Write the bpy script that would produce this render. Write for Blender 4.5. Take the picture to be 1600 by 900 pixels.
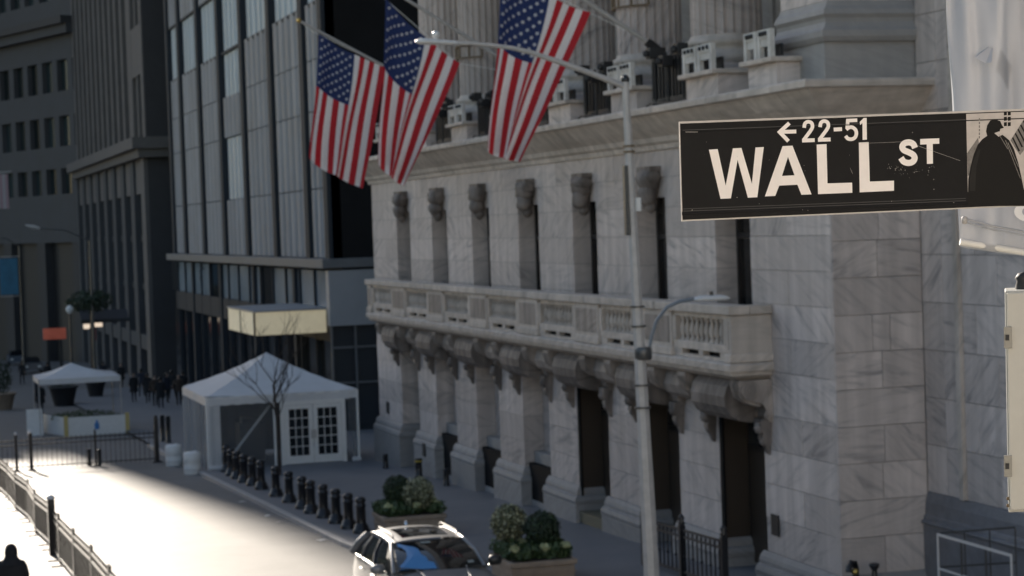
import bpy, bmesh, math, random
from mathutils import Vector, Matrix, geometry
random.seed(11)
R = math.radians
for o in list(bpy.data.objects): bpy.data.objects.remove(o)
scene = bpy.context.scene
COL = scene.collection

# ------------------------------------------------------------------ camera
F, TH, PT, RO, CZ, GR = 3300.0, R(16.53), R(1.80), R(2.0), 7.07, .028
FW = Vector((math.sin(TH)*math.cos(PT), math.cos(TH)*math.cos(PT), -math.sin(PT)))
_r0 = Vector((math.cos(TH), -math.sin(TH), 0)); _u0 = _r0.cross(FW)
RT = _r0*math.cos(RO) - _u0*math.sin(RO); UP = RT.cross(FW)
CAM = Vector((0, 0, CZ))
cd = bpy.data.cameras.new('camera'); cam = bpy.data.objects.new('camera', cd); COL.objects.link(cam)
cam.matrix_world = Matrix(((RT.x, UP.x, -FW.x, 0), (RT.y, UP.y, -FW.y, 0), (RT.z, UP.z, -FW.z, CZ), (0, 0, 0, 1)))
cd.sensor_width = 36; cd.lens = F/1600*36; cd.clip_start = .1; cd.clip_end = 2000
cd.dof.use_dof = True; cd.dof.focus_distance = 6.7; cd.dof.aperture_fstop = 7.4
scene.camera = cam

# ------------------------------------------------------------------ light
SUN_EL, SUN_AZ = R(20), R(-5.5)          # azimuth measured from +y (down the street), negative = left
w = bpy.data.worlds.new('World'); scene.world = w; w.use_nodes = True
nt = w.node_tree; bg = nt.nodes['Background']
sky = nt.nodes.new('ShaderNodeTexSky'); sky.sky_type = 'NISHITA'; sky.sun_disc = False
sky.sun_elevation = SUN_EL; sky.sun_rotation = SUN_AZ; sky.altitude = 10; sky.air_density = 1.0; sky.dust_density = 0.6
nt.links.new(sky.outputs[0], bg.inputs[0]); bg.inputs[1].default_value = .10
sd = bpy.data.lights.new('sun', 'SUN'); sd.energy = 4.0; sd.angle = R(.53); sd.color = (1, .95, .87)
sun = bpy.data.objects.new('sun', sd); COL.objects.link(sun); sun.location = (0, 0, 60)
sdir = Vector((math.sin(SUN_AZ)*math.cos(SUN_EL), math.cos(SUN_AZ)*math.cos(SUN_EL), math.sin(SUN_EL)))
sun.rotation_euler = sdir.to_track_quat('Z', 'Y').to_euler()
vs = scene.view_settings; vs.view_transform = 'Standard'; vs.look = 'None'; vs.gamma = 1; vs.exposure = 1.08
vs.use_white_balance = True; vs.white_balance_temperature = 7120; vs.white_balance_tint = 12

# ------------------------------------------------------------------ helpers
def ray(x, y): return FW + RT*((x-800)/F) + UP*((450-y)/F)
def gz(y): return -GR*y
def gnd(x, y):
    d = ray(x, y); return CAM + d*(-CZ/(d.z+GR*d.y))
def atx(x, y, X): d = ray(x, y); return CAM + d*(X/d.x)
def aty(x, y, Y): d = ray(x, y); return CAM + d*(Y/d.y)

def V(*a): return Vector(a)
class MB:
    def __init__(s): s.v = []; s.f = []; s.m = []; s.sm = []
    def add(s, vs_, fs, mi=0, smooth=False):
        b = len(s.v); s.v += [tuple(p) for p in vs_]
        for f in fs: s.f.append(tuple(i+b for i in f)); s.m.append(mi); s.sm.append(smooth)
        return s
    def box(s, x0, x1, y0, y1, z0, z1, mi=0, slope=False):
        d = [(x, y, z + (gz(y) if slope else 0)) for z in (z0, z1) for y in (y0, y1) for x in (x0, x1)]
        return s.add(d, [(0,2,3,1),(4,5,7,6),(0,1,5,4),(2,6,7,3),(0,4,6,2),(1,3,7,5)], mi)
    def hexa(s, p, mi=0):   # 4 bottom ccw + 4 top ccw
        return s.add(p, [(3,2,1,0),(4,5,6,7),(0,1,5,4),(1,2,6,5),(2,3,7,6),(3,0,4,7)], mi)
    def bar(s, a, b, w_, h, mi=0):
        a = Vector(a); b = Vector(b); d = (b-a).normalized()
        up = V(0,0,1) if abs(d.z) < .95 else V(0,1,0)
        x = d.cross(up).normalized()*w_/2; u = x.cross(d).normalized()*h/2
        return s.hexa([a-x-u, a+x-u, a+x+u, a-x+u, b-x-u, b+x-u, b+x+u, b-x+u], mi)
    def tube(s, pts, rad, n=8, mi=0, smooth=True, cap=True):
        pts = [Vector(p) for p in pts]; k = len(pts)
        if not isinstance(rad, (list, tuple)): rad = [rad]*k
        b = []; t0 = (pts[1]-pts[0]).normalized()
        ref = V(0,0,1) if abs(t0.z) < .9 else V(1,0,0)
        for i, p in enumerate(pts):
            t = (pts[min(i+1,k-1)]-pts[max(i-1,0)]).normalized()
            x = t.cross(ref)
            if x.length < 1e-4: x = t.cross(V(0,1,0))
            x.normalize(); y = t.cross(x)
            for j in range(n):
                a = 2*math.pi*j/n; b.append(p + (x*math.cos(a)+y*math.sin(a))*rad[i])
        fs = [(i*n+j, i*n+(j+1)%n, (i+1)*n+(j+1)%n, (i+1)*n+j) for i in range(k-1) for j in range(n)]
        s.add(b, fs, mi, smooth)
        if cap:
            s.add(b[:n], [tuple(range(n))], mi); s.add(b[-n:], [tuple(reversed(range(n)))], mi)
        return s
    def lathe(s, c, prof, n=16, mi=0, smooth=True, sx=1, sy=1):   # prof: (r, z)
        c = Vector(c); b = []
        for r_, z in prof:
            for j in range(n):
                a = 2*math.pi*j/n; b.append((c.x+r_*sx*math.cos(a), c.y+r_*sy*math.sin(a), c.z+z))
        k = len(prof)
        s.add(b, [(i*n+j, i*n+(j+1)%n, (i+1)*n+(j+1)%n, (i+1)*n+j) for i in range(k-1) for j in range(n)], mi, smooth)
        s.add(b[:n], [tuple(reversed(range(n)))], mi); s.add(b[-n:], [tuple(range(n))], mi)
        return s
    def prism(s, prof, fn, t0, t1, mi=0, smooth=False):  # prof 2d polygon, fn(a,b,t)->point
        n = len(prof); b = [fn(a, c, t0) for a, c in prof] + [fn(a, c, t1) for a, c in prof]
        s.add(b, [(i, (i+1) % n, n+(i+1) % n, n+i) for i in range(n)], mi, smooth)
        s.add(b, [tuple(reversed(range(n))), tuple(range(n, 2*n))], mi)
        return s
    def mesh(s, name, mats):
        me = bpy.data.meshes.new(name); me.from_pydata(s.v, [], s.f)
        for m in (mats if isinstance(mats, (list, tuple)) else [mats]): me.materials.append(m)
        for p, mi, sm in zip(me.polygons, s.m, s.sm): p.material_index = mi; p.use_smooth = sm
        bm = bmesh.new(); bm.from_mesh(me); bmesh.ops.recalc_face_normals(bm, faces=bm.faces); bm.to_mesh(me); bm.free()
        me.update(); return me
    def build(s, name, mats, parent=None, **k):
        return link(name, s.mesh(name, mats), parent, **k)

def tag(o, label=None, cat=None, group=None, kind=None):
    if label: o['label'] = label
    if cat: o['category'] = cat
    if group: o['group'] = group
    if kind: o['kind'] = kind
    return o
def world_loc(o):
    p = V(0,0,0)
    while o: p += o.location; o = o.parent
    return p
def link(name, me, parent=None, loc=None, bevel=0, label=None, cat=None, group=None, kind=None):
    """mesh given in WORLD coordinates: re-centre it on its own base"""
    o = bpy.data.objects.new(name, me); COL.objects.link(o)
    if loc is None:
        xs = [v.co for v in me.vertices]
        c = V((min(p.x for p in xs)+max(p.x for p in xs))/2, (min(p.y for p in xs)+max(p.y for p in xs))/2, min(p.z for p in xs))
        me.transform(Matrix.Translation(-c)); loc = c
    if parent:
        o.parent = parent; loc = Vector(loc) - WL[parent.name]
        WL[o.name] = WL[parent.name] + loc
    else: WL[o.name] = Vector(loc)
    o.location = loc
    if bevel:
        b = o.modifiers.new('bevel', 'BEVEL'); b.width = bevel; b.segments = 2; b.limit_method = 'ANGLE'
    return tag(o, label, cat, group, kind)
WL = {}
def thing(name, label, cat, loc, group=None):
    o = bpy.data.objects.new(name, None); COL.objects.link(o); o.location = loc; o.empty_display_size = .2
    WL[o.name] = Vector(loc); return tag(o, label, cat, group)
def copy_tree(o, loc=None, parent=None, rz=None, label=None):
    c = o.copy(); COL.objects.link(c); c.parent = parent
    if loc is not None: c.location = loc
    if rz is not None: c.rotation_euler.z = rz
    if label: c['label'] = label
    for ch in o.children: copy_tree(ch, None, c)
    return c
def piece(name, me, parent, loc, scale=(1,1,1), rz=0):
    o = bpy.data.objects.new(name, me); COL.objects.link(o); o.parent = parent
    o.location = Vector(loc) - WL[parent.name]; o.scale = scale; o.rotation_euler.z = rz
    return o

# ------------------------------------------------------------------ materials
MATS = {}
def mat(name, col, rough=.6, metal=0, var=.0, scale=3., bump=0, bscale=20., trans=0, emit=None, estr=0, spec=.5, rnd=0, coat=0, alpha=None, coords='pos'):
    m = bpy.data.materials.new(name); m.use_nodes = True; n = m.node_tree.nodes; l = m.node_tree.links
    p = n['Principled BSDF']; p.inputs['Roughness'].default_value = rough; p.inputs['Metallic'].default_value = metal
    p.inputs['Specular IOR Level'].default_value = spec; p.inputs['Base Color'].default_value = (*col, 1)
    if coat: p.inputs['Coat Weight'].default_value = coat; p.inputs['Coat Roughness'].default_value = .04
    if emit: p.inputs['Emission Color'].default_value = (*emit, 1); p.inputs['Emission Strength'].default_value = estr
    if trans: p.inputs['Transmission Weight'].default_value = trans
    geo = n.new('ShaderNodeNewGeometry'); vec = geo.outputs['Position']
    last = None
    if var:
        t = n.new('ShaderNodeTexNoise'); t.inputs['Scale'].default_value = scale; t.inputs['Detail'].default_value = 8; t.inputs['Roughness'].default_value = .65
        l.new(vec, t.inputs['Vector'])
        mr = n.new('ShaderNodeMapRange'); mr.inputs[1].default_value = .3; mr.inputs[2].default_value = .7
        mr.inputs[3].default_value = 1-var; mr.inputs[4].default_value = 1+var; l.new(t.outputs['Fac'], mr.inputs[0])
        mx = n.new('ShaderNodeVectorMath'); mx.operation = 'SCALE'; mx.inputs[0].default_value = col; l.new(mr.outputs[0], mx.inputs['Scale'])
        last = mx.outputs[0]
        rr = n.new('ShaderNodeMapRange'); rr.inputs[3].default_value = max(.02, rough-.1); rr.inputs[4].default_value = min(1, rough+.1)
        l.new(t.outputs['Fac'], rr.inputs[0]); l.new(rr.outputs[0], p.inputs['Roughness'])
    if rnd:
        oi = n.new('ShaderNodeObjectInfo'); mr = n.new('ShaderNodeMapRange'); mr.inputs[3].default_value = 1-rnd; mr.inputs[4].default_value = 1+rnd
        l.new(oi.outputs['Random'], mr.inputs[0]); mx = n.new('ShaderNodeVectorMath'); mx.operation = 'SCALE'
        if last: l.new(last, mx.inputs[0])
        else: mx.inputs[0].default_value = col
        l.new(mr.outputs[0], mx.inputs['Scale']); last = mx.outputs[0]
    if last: l.new(last, p.inputs['Base Color'])
    if bump:
        t = n.new('ShaderNodeTexNoise'); t.inputs['Scale'].default_value = bscale; t.inputs['Detail'].default_value = 6; l.new(vec, t.inputs['Vector'])
        b = n.new('ShaderNodeBump'); b.inputs['Strength'].default_value = bump; b.inputs['Distance'].default_value = .02
        l.new(t.outputs['Fac'], b.inputs['Height']); l.new(b.outputs[0], p.inputs['Normal'])
    MATS[name] = m; return m

def marble(name, base, vein, stain, vs_=.5, streak=.5, blotch=1.):
    m = bpy.data.materials.new(name); m.use_nodes = True; n = m.node_tree.nodes; l = m.node_tree.links
    p = n['Principled BSDF']; p.inputs['Roughness'].default_value = .62; p.inputs['Specular IOR Level'].default_value = .35
    geo = n.new('ShaderNodeNewGeometry'); oi = n.new('ShaderNodeObjectInfo')
    sc = n.new('ShaderNodeVectorMath'); sc.operation = 'SCALE'; sc.inputs[0].default_value = (37, 53, 71); l.new(oi.outputs['Random'], sc.inputs['Scale'])
    ad = n.new('ShaderNodeVectorMath'); ad.operation = 'ADD'; l.new(geo.outputs['Position'], ad.inputs[0]); l.new(sc.outputs[0], ad.inputs[1])
    rot = n.new('ShaderNodeVectorRotate'); rot.rotation_type = 'EULER_XYZ'; l.new(ad.outputs[0], rot.inputs['Vector'])
    rx = n.new('ShaderNodeMapRange'); rx.inputs[3].default_value = -.75; rx.inputs[4].default_value = .9; l.new(oi.outputs['Random'], rx.inputs[0])
    cb = n.new('ShaderNodeCombineXYZ'); l.new(rx.outputs[0], cb.inputs[0]); l.new(rx.outputs[0], cb.inputs[1]); l.new(cb.outputs[0], rot.inputs['Rotation'])
    mp = n.new('ShaderNodeMapping'); mp.inputs['Scale'].default_value = (.5, .5, 3.2); l.new(rot.outputs[0], mp.inputs['Vector'])
    t = n.new('ShaderNodeTexNoise'); t.inputs['Scale'].default_value = 1.7; t.inputs['Detail'].default_value = 9; t.inputs['Roughness'].default_value = .62; t.inputs['Distortion'].default_value = .7
    l.new(mp.outputs[0], t.inputs['Vector'])
    cr = n.new('ShaderNodeValToRGB'); e = cr.color_ramp.elements; e[0].position = .31; e[0].color = (*vein, 1); e[1].position = .56; e[1].color = (*base, 1)
    e2 = cr.color_ramp.elements.new(.46); e2.color = (*[b*.86 for b in base], 1); l.new(t.outputs['Fac'], cr.inputs[0])
    # tint per block
    mr = n.new('ShaderNodeMapRange'); mr.inputs[3].default_value = .84; mr.inputs[4].default_value = 1.12; 
    fr = n.new('ShaderNodeMath'); fr.operation = 'FRACT'; mu = n.new('ShaderNodeMath'); mu.operation = 'MULTIPLY'; mu.inputs[1].default_value = 17.3
    l.new(oi.outputs['Random'], mu.inputs[0]); l.new(mu.outputs[0], fr.inputs[0]); l.new(fr.outputs[0], mr.inputs[0])
    m1 = n.new('ShaderNodeVectorMath'); m1.operation = 'SCALE'; vm = n.new('ShaderNodeMath'); vm.operation = 'MULTIPLY'; vm.inputs[1].default_value = 31.7; vf = n.new('ShaderNodeMath'); vf.operation = 'FRACT'
    l.new(oi.outputs['Random'], vm.inputs[0]); l.new(vm.outputs[0], vf.inputs[0])
    vr = n.new('ShaderNodeMapRange'); vr.inputs[3].default_value = 0.0; vr.inputs[4].default_value = .6; l.new(vf.outputs[0], vr.inputs[0])
    vx = n.new('ShaderNodeMix'); vx.data_type = 'RGBA'; vx.inputs[7].default_value = (*[b*.93 for b in base], 1); l.new(vr.outputs[0], vx.inputs[0]); l.new(cr.outputs[0], vx.inputs[6])
    l.new(vx.outputs[2], m1.inputs[0]); l.new(mr.outputs[0], m1.inputs['Scale'])
    # weather streaks, vertical, in world space
    mp2 = n.new('ShaderNodeMapping'); mp2.inputs['Scale'].default_value = (2.5, 2.5, .22); l.new(geo.outputs['Position'], mp2.inputs['Vector'])
    t2 = n.new('ShaderNodeTexNoise'); t2.inputs['Scale'].default_value = 1.3; t2.inputs['Detail'].default_value = 7; l.new(mp2.outputs[0], t2.inputs['Vector'])
    cr2 = n.new('ShaderNodeValToRGB'); cr2.color_ramp.elements[0].position = .36; cr2.color_ramp.elements[0].color = (1,1,1,1); cr2.color_ramp.elements[1].position = .72; cr2.color_ramp.elements[1].color = (0,0,0,1)
    l.new(t2.outputs['Fac'], cr2.inputs[0])
    mm = n.new('ShaderNodeMath'); mm.operation = 'MULTIPLY'; mm.inputs[1].default_value = streak; l.new(cr2.outputs[0], mm.inputs[0])
    mix = n.new('ShaderNodeMix'); mix.data_type = 'RGBA'; mix.inputs[7].default_value = (*stain, 1)
    l.new(m1.outputs[0], mix.inputs[6]); l.new(mm.outputs[0], mix.inputs[0]); l.new(mix.outputs[2], p.inputs['Base Color'])
    t3 = n.new('ShaderNodeTexNoise'); t3.inputs['Scale'].default_value = 14; t3.inputs['Detail'].default_value = 8; l.new(geo.outputs['Position'], t3.inputs['Vector'])
    b = n.new('ShaderNodeBump'); b.inputs['Strength'].default_value = .25; b.inputs['Distance'].default_value = .02; l.new(t3.outputs['Fac'], b.inputs['Height']); l.new(b.outputs[0], p.inputs['Normal'])
    return m
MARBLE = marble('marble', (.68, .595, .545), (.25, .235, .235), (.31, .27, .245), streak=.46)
MARBLE_TRIM = marble('marble_trim', (.66, .575, .50), (.36, .32, .28), (.30, .26, .22), streak=.5)
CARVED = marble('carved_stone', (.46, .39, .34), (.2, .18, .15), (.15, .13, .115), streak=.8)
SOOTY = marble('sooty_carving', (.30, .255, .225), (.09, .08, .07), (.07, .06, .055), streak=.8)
GRANITE = marble('granite', (.34, .325, .31), (.26, .25, .24), (.22, .215, .21), streak=.35)
GRANITE_DK = mat('granite_dark', (.165, .165, .175), .45, var=.2, scale=4, bump=.1)
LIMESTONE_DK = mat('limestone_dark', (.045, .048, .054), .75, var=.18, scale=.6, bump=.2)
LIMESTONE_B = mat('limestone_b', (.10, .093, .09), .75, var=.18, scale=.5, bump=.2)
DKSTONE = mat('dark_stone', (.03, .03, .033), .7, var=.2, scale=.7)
WHITE_PAINT = mat('white_paint', (.72, .71, .68), .5, var=.06, scale=6)
WHITE_VINYL = mat('white_vinyl', (.60, .60, .60), .45, var=.06, scale=1.5, bump=.15, bscale=3)
BLACK_IRON = mat('black_iron', (.012, .012, .014), .3, var=.2, scale=9)
BLACK_MATTE = mat('black_matte', (.015, .015, .016), .6)
DARK_GLASS = mat('dark_glass', (.012, .015, .018), .1, spec=.4, rnd=.5)
BLUE_GLASS = mat('blue_glass', (.21, .28, .33), .22, var=.15, scale=.3, spec=.8)
ALU = mat('aluminium_panel', (.24, .25, .265), .6, spec=.3, var=.14, scale=.35, rnd=.1)
ALU_BLUE = mat('blue_tint_panel', (.27, .37, .44), .4, spec=.4, var=.1, scale=.3, rnd=.08)
MULLION = mat('dark_mullion', (.03, .036, .044), .65, spec=.15)
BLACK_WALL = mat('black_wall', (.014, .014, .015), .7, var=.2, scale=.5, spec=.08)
PALE_PANEL = mat('pale_panel', (.27, .28, .295), .5, var=.08, scale=.4)
GALV = mat('galvanised', (.44, .42, .40), .5, metal=.15, var=.14, scale=5)
STEEL = mat('bright_steel', (.66, .65, .64), .35, metal=.3)
BRASS = mat('brass', (.55, .38, .12), .3, metal=1)
TERRACOTTA = mat('planter_stone', (.33, .25, .185), .8, var=.15, scale=5, bump=.3)
SOIL = mat('soil', (.03, .022, .016), .95)
BARK = mat('bark', (.045, .035, .03), .9, var=.3, scale=20)
LEAF_DK = mat('leaf_dark', (.018, .035, .014), .55, var=.45, scale=14)
LEAF_GREY = mat('leaf_grey', (.13, .14, .075), .6, var=.45, scale=14)
LEAF_PALE = mat('leaf_pale', (.38, .38, .24), .6, var=.3, scale=14)
LEAF_MID = mat('leaf_mid', (.05, .085, .03), .55, var=.45, scale=14)
FLOWER = mat('cabbage_cream', (.42, .44, .24), .6, var=.15, scale=20)
CLOTH_BLACK = mat('cloth_black', (.012, .012, .014), .85, var=.3, scale=14)
CLOTH_NAVY = mat('cloth_navy', (.018, .022, .035), .85, var=.3, scale=14)
CLOTH_BROWN = mat('cloth_brown', (.05, .035, .026), .85, var=.3, scale=14)
SKIN = mat('skin', (.42, .27, .2), .55)
HAIR = mat('hair', (.018, .013, .01), .6)
RUBBER = mat('rubber', (.014, .014, .014), .8)
def cloth(name, col, tr=.35, rough=.8):
    m = mat(name, col, rough, var=.05, scale=4); n = m.node_tree.nodes; l = m.node_tree.links
    t = n.new('ShaderNodeBsdfTranslucent'); t.inputs[0].default_value = (*col, 1); mx = n.new('ShaderNodeMixShader'); mx.inputs[0].default_value = tr
    l.new(n['Principled BSDF'].outputs[0], mx.inputs[1]); l.new(t.outputs[0], mx.inputs[2]); l.new(mx.outputs[0], n['Material Output'].inputs[0])
    return m
FLAG_RED = cloth('flag_red', (.50, .022, .032)); FLAG_WHITE = cloth('flag_white', (.78, .75, .74)); FLAG_BLUE = cloth('flag_blue', (.018, .035, .12))
BANNER = cloth('banner_vinyl', (.53, .545, .575), .34, .45)
def clear(name, col=(.9,.92,.93), mixf=.25):
    m = bpy.data.materials.new(name); m.use_nodes = True; n = m.node_tree.nodes; l = m.node_tree.links
    p = n['Principled BSDF']; p.inputs['Base Color'].default_value = (.6,.62,.63,1); p.inputs['Roughness'].default_value = .12
    t = n.new('ShaderNodeBsdfTransparent'); t.inputs[0].default_value = (*col, 1); mx = n.new('ShaderNodeMixShader'); mx.inputs[0].default_value = mixf
    l.new(t.outputs[0], mx.inputs[1]); l.new(p.outputs[0], mx.inputs[2]); l.new(mx.outputs[0], n['Material Output'].inputs[0]); return m
CLEAR_VINYL = clear('clear_vinyl', (.8,.82,.84), .15)

def asphalt(name, c0, c1, rough, streaky=True):
    m = mat(name, c0, rough); n = m.node_tree.nodes; l = m.node_tree.links; p = n['Principled BSDF']
    g = n.new('ShaderNodeNewGeometry')
    t = n.new('ShaderNodeTexNoise'); t.inputs['Scale'].default_value = .5; t.inputs['Detail'].default_value = 10; t.inputs['Roughness'].default_value = .7; l.new(g.outputs['Position'], t.inputs['Vector'])
    cr = n.new('ShaderNodeValToRGB'); cr.color_ramp.elements[0].position = .32; cr.color_ramp.elements[0].color = (*c0, 1); cr.color_ramp.elements[1].position = .7; cr.color_ramp.elements[1].color = (*c1, 1)
    l.new(t.outputs['Fac'], cr.inputs[0]); l.new(cr.outputs[0], p.inputs['Base Color'])
    rr = n.new('ShaderNodeMapRange'); rr.inputs[3].default_value = rough-.12; rr.inputs[4].default_value = rough+.12; l.new(t.outputs['Fac'], rr.inputs[0]); l.new(rr.outputs[0], p.inputs['Roughness'])
    t2 = n.new('ShaderNodeTexNoise'); t2.inputs['Scale'].default_value = 30; t2.inputs['Detail'].default_value = 5; l.new(g.outputs['Position'], t2.inputs['Vector'])
    b = n.new('ShaderNodeBump'); b.inputs['Strength'].default_value = .35; b.inputs['Distance'].default_value = .01; l.new(t2.outputs['Fac'], b.inputs['Height']); l.new(b.outputs[0], p.inputs['Normal'])
    return m
ROAD = asphalt('road_paving', (.10, .096, .092), (.17, .165, .16), .58)
PAVE = asphalt('sidewalk_paving', (.115, .125, .14), (.18, .185, .195), .6)
KERB = mat('kerb_granite', (.36, .34, .33), .6, var=.15, scale=3)
# ================================================================== SETTING
def sheet(name, poly, dz, m, kind='structure', **k):
    mb = MB(); mb.add([(x, y, gz(y)+dz) for x, y in poly], [tuple(range(len(poly)))])
    return mb.build(name, m, kind=kind, **k)
sheet('road', [(-300,-60),(300,-60),(300,600),(-300,600)], 0, ROAD)
KERBLINE = [(11.3,160),(11.3,98),(11.3,80),(11.56,56),(11.85,52.5),(12.4,49),(12.85,46),(13.1,42),(13.15,36),(13.15,10),(13.15,-20)]
mb = MB(); top = [(x+.18, y) for x, y in KERBLINE]
n = len(top)
mb.add([(x, y, gz(y)+.13) for x, y in top] + [(40, y, gz(y)+.13) for x, y in top] , [(i, n+i, n+i+1, i+1) for i in range(n-1)])
mb.build('sidewalk', PAVE, kind='structure')
# kerb stones, each its own piece
kerb = tag(thing('kerb', None, None, (11.4, 80, gz(80))), kind='structure')
pts = []
for (x0,y0),(x1,y1) in zip(KERBLINE[1:-2], KERBLINE[2:-1]):
    k = max(1, round(abs(y1-y0)/1.8))
    for i in range(k):
        a, b = i/k, (i+1)/k
        pts.append(((x0+(x1-x0)*a, y0+(y1-y0)*a), (x0+(x1-x0)*b, y0+(y1-y0)*b)))
for (xa,ya),(xb,yb) in pts:
    ya -= .012; yb += .012; h = .135+random.uniform(0,.008)
    MB().hexa([(xa,ya,gz(ya)-.05),(xb,yb,gz(yb)-.05),(xb+.19,yb,gz(yb)-.05),(xa+.19,ya,gz(ya)-.05),
               (xa,ya,gz(ya)+h),(xb,yb,gz(yb)+h),(xb+.19,yb,gz(yb)+h),(xa+.19,ya,gz(ya)+h)]).build('kerb_stone', KERB, kerb, bevel=.015)

# ================================================================== EXCHANGE BUILDING
FX = 18.5; Y0, Y1 = 39.4, 81.3
CB = [44.45+5.27*k for k in range(7)]           # bay centres
nb = thing('exchange_building', 'long pale veined marble building with columns and balustraded balcony along the sidewalk', 'building', (FX, Y0, gz(Y0)))
def unit_block(m, bev=.012):
    mb = MB().box(-.5,.5,-.5,.5,0,1); me = mb.mesh('block', m)
    return me
BLK = unit_block(MARBLE)
def block(x0,x1,y0,y1,z0,z1,name='block',me=None, gap=.007, jit=.006):
    j = random.uniform(-jit, jit)
    return piece(name, me or BLK, nb, ((x0+x1)/2+j, (y0+y1)/2, z0+gap), (x1-x0-2*gap if False else x1-x0, y1-y0-2*gap, z1-z0-2*gap))
# backing core, 15 mm behind the block faces
piers = []; edges = [Y0] + [e for c in CB for e in (c-1.325, c+1.325)] + [Y1]
for i in range(0, len(edges), 2): piers.append((edges[i], edges[i+1]))
up_edges = [Y0] + [e for c in CB for e in (c+.15-1.03, c+.15+1.03)] + [Y1]
upiers = [(up_edges[i], up_edges[i+1]) for i in range(0, len(up_edges), 2)]
core = MB()
for a, b in piers: core.box(FX+.02, FX+.92, a+.02, b-.02, gz(a)-.4, 3.6)
for a, b in upiers: core.box(FX+.02, FX+.77, a+.02, b-.02, 3.6, 8.05)
core.box(FX+.02, FX+1.4, Y0+.02, Y1-.02, 8.05, 9.7); core.box(FX+.02, FX+.9, Y0+.02, Y1-.02, 2.9, 3.58)
core.box(FX+.95, 45, Y0+.3, Y1-.02, -4, 8.0)
core.box(20.9, 45, Y0+.3, Y1-.02, 8.0, 40)
core.build('core_wall', GRANITE, nb)
# plinths + mouldings of the piers
def molded(parent, a, b, x, z0, z1, ret_near=True, depth=.92):
    """torus moulding wrapped on the front and near side of a pier"""
    prof = [(.0,0),(.22,0),(.24,.12),(.20,.24),(.13,.28),(.13,.36),(.10,.46),(.03,.56),(0,.58)]
    s = (z1-z0)/.58
    mb = MB(); v = []
    for p, z in prof:
        z = z0+z*s
        v.append([(x-p, b+p*.0, z), (x-p, a-p, z), (x+depth, a-p, z)])
    n = len(prof)
    vv = [q for row in v for q in row]
    fs = [(i*3+j, i*3+j+1, (i+1)*3+j+1, (i+1)*3+j) for i in range(n-1) for j in range(2)]
    mb.add(vv, fs, 0, False); return mb
for i, (a, b) in enumerate(piers):
    ya = a-.02 if i else a-.05
    MB().box(FX-.22, FX+.94, ya-.2 if i else ya-.15, b+.2, gz(b)-.3, -.93).build('plinth', GRANITE, nb, bevel=.02)
    pm = molded(nb, a-.01, b+.2, FX, -.93, -.42); pm.build('base_moulding', GRANITE, nb)
    # lower pier courses
    zs = [-.42, .35, 1.11, 1.87, 2.63, 3.595]
    for q in range(5):
        if i == 0 and q % 2 == 1:
            m_ = a+1.7; block(FX, FX+.93, a, m_, zs[q], zs[q+1]); block(FX, FX+.93, m_, b, zs[q], zs[q+1])
        else: block(FX, FX+.93, a, b, zs[q], zs[q+1])
# lower openings: recessed lintel, dark doors, kerb sill
for k, c in enumerate(CB):
    a, b = c-1.32, c+1.32; g = gz(c)+.13
    MB().box(FX+.25, FX+.9, a+.01, b-.01, 2.55, 3.3).build('lintel', CARVED, nb)
    if k in (3, 4, 5):     # blind bays: stone infill, dark low window
        MB().box(FX+.62, FX+.9, a+.01, b-.01, .05, 2.55).build('infill_stone', MARBLE, nb)
        MB().box(FX+.3, FX+.9, a+.005, b-.005, -.3, .05).build('sill_course', GRANITE, nb, bevel=.02)
        MB().box(FX+.12, FX+.85, a+.02, b-.02, g, -.3).build('low_window', BLACK_WALL, nb)
        MB().box(FX+.1, FX+.6, a+.2, b-.2, g-.1, g+.16).build('low_sill', GRANITE, nb)
    else:
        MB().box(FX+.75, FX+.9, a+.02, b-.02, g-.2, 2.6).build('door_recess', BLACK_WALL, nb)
        d = MB()
        for y in (a+.05, c, b-.05): d.box(FX+.68, FX+.78, y-.05, y+.05, g, 2.55)
        d.box(FX+.68, FX+.78, a, b, 1.55, 1.68); d.build('door_frame', BLACK_IRON, nb)
        for y0, y1 in ((a+.1, c-.05), (c+.05, b-.1)):
            MB().box(FX+.70, FX+.74, y0, y1, g+.05, 1.55).build('door', mat('door_bronze', (.05,.037,.027), .45) if 'door_bronze' not in MATS else MATS['door_bronze'], nb)
            MB().box(FX+.70, FX+.73, y0, y1, 1.68, 2.5).build('transom', DARK_GLASS, nb)
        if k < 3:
            MB().box(FX+.06, FX+.7, b-.07, b+.0, g, 2.55).build('jamb_shade_lining', MATS['door_bronze'], nb)  # bronze panel whose dark tone also stands in for shade on the far jamb
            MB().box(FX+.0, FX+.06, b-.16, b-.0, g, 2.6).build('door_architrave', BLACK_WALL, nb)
        if k == 2: MB().box(FX-.1, FX+.6, a+.1, b-.1, g, g+.3).build('door_step', mat('step_edge', (.16,.14,.09), .7), nb)
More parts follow.
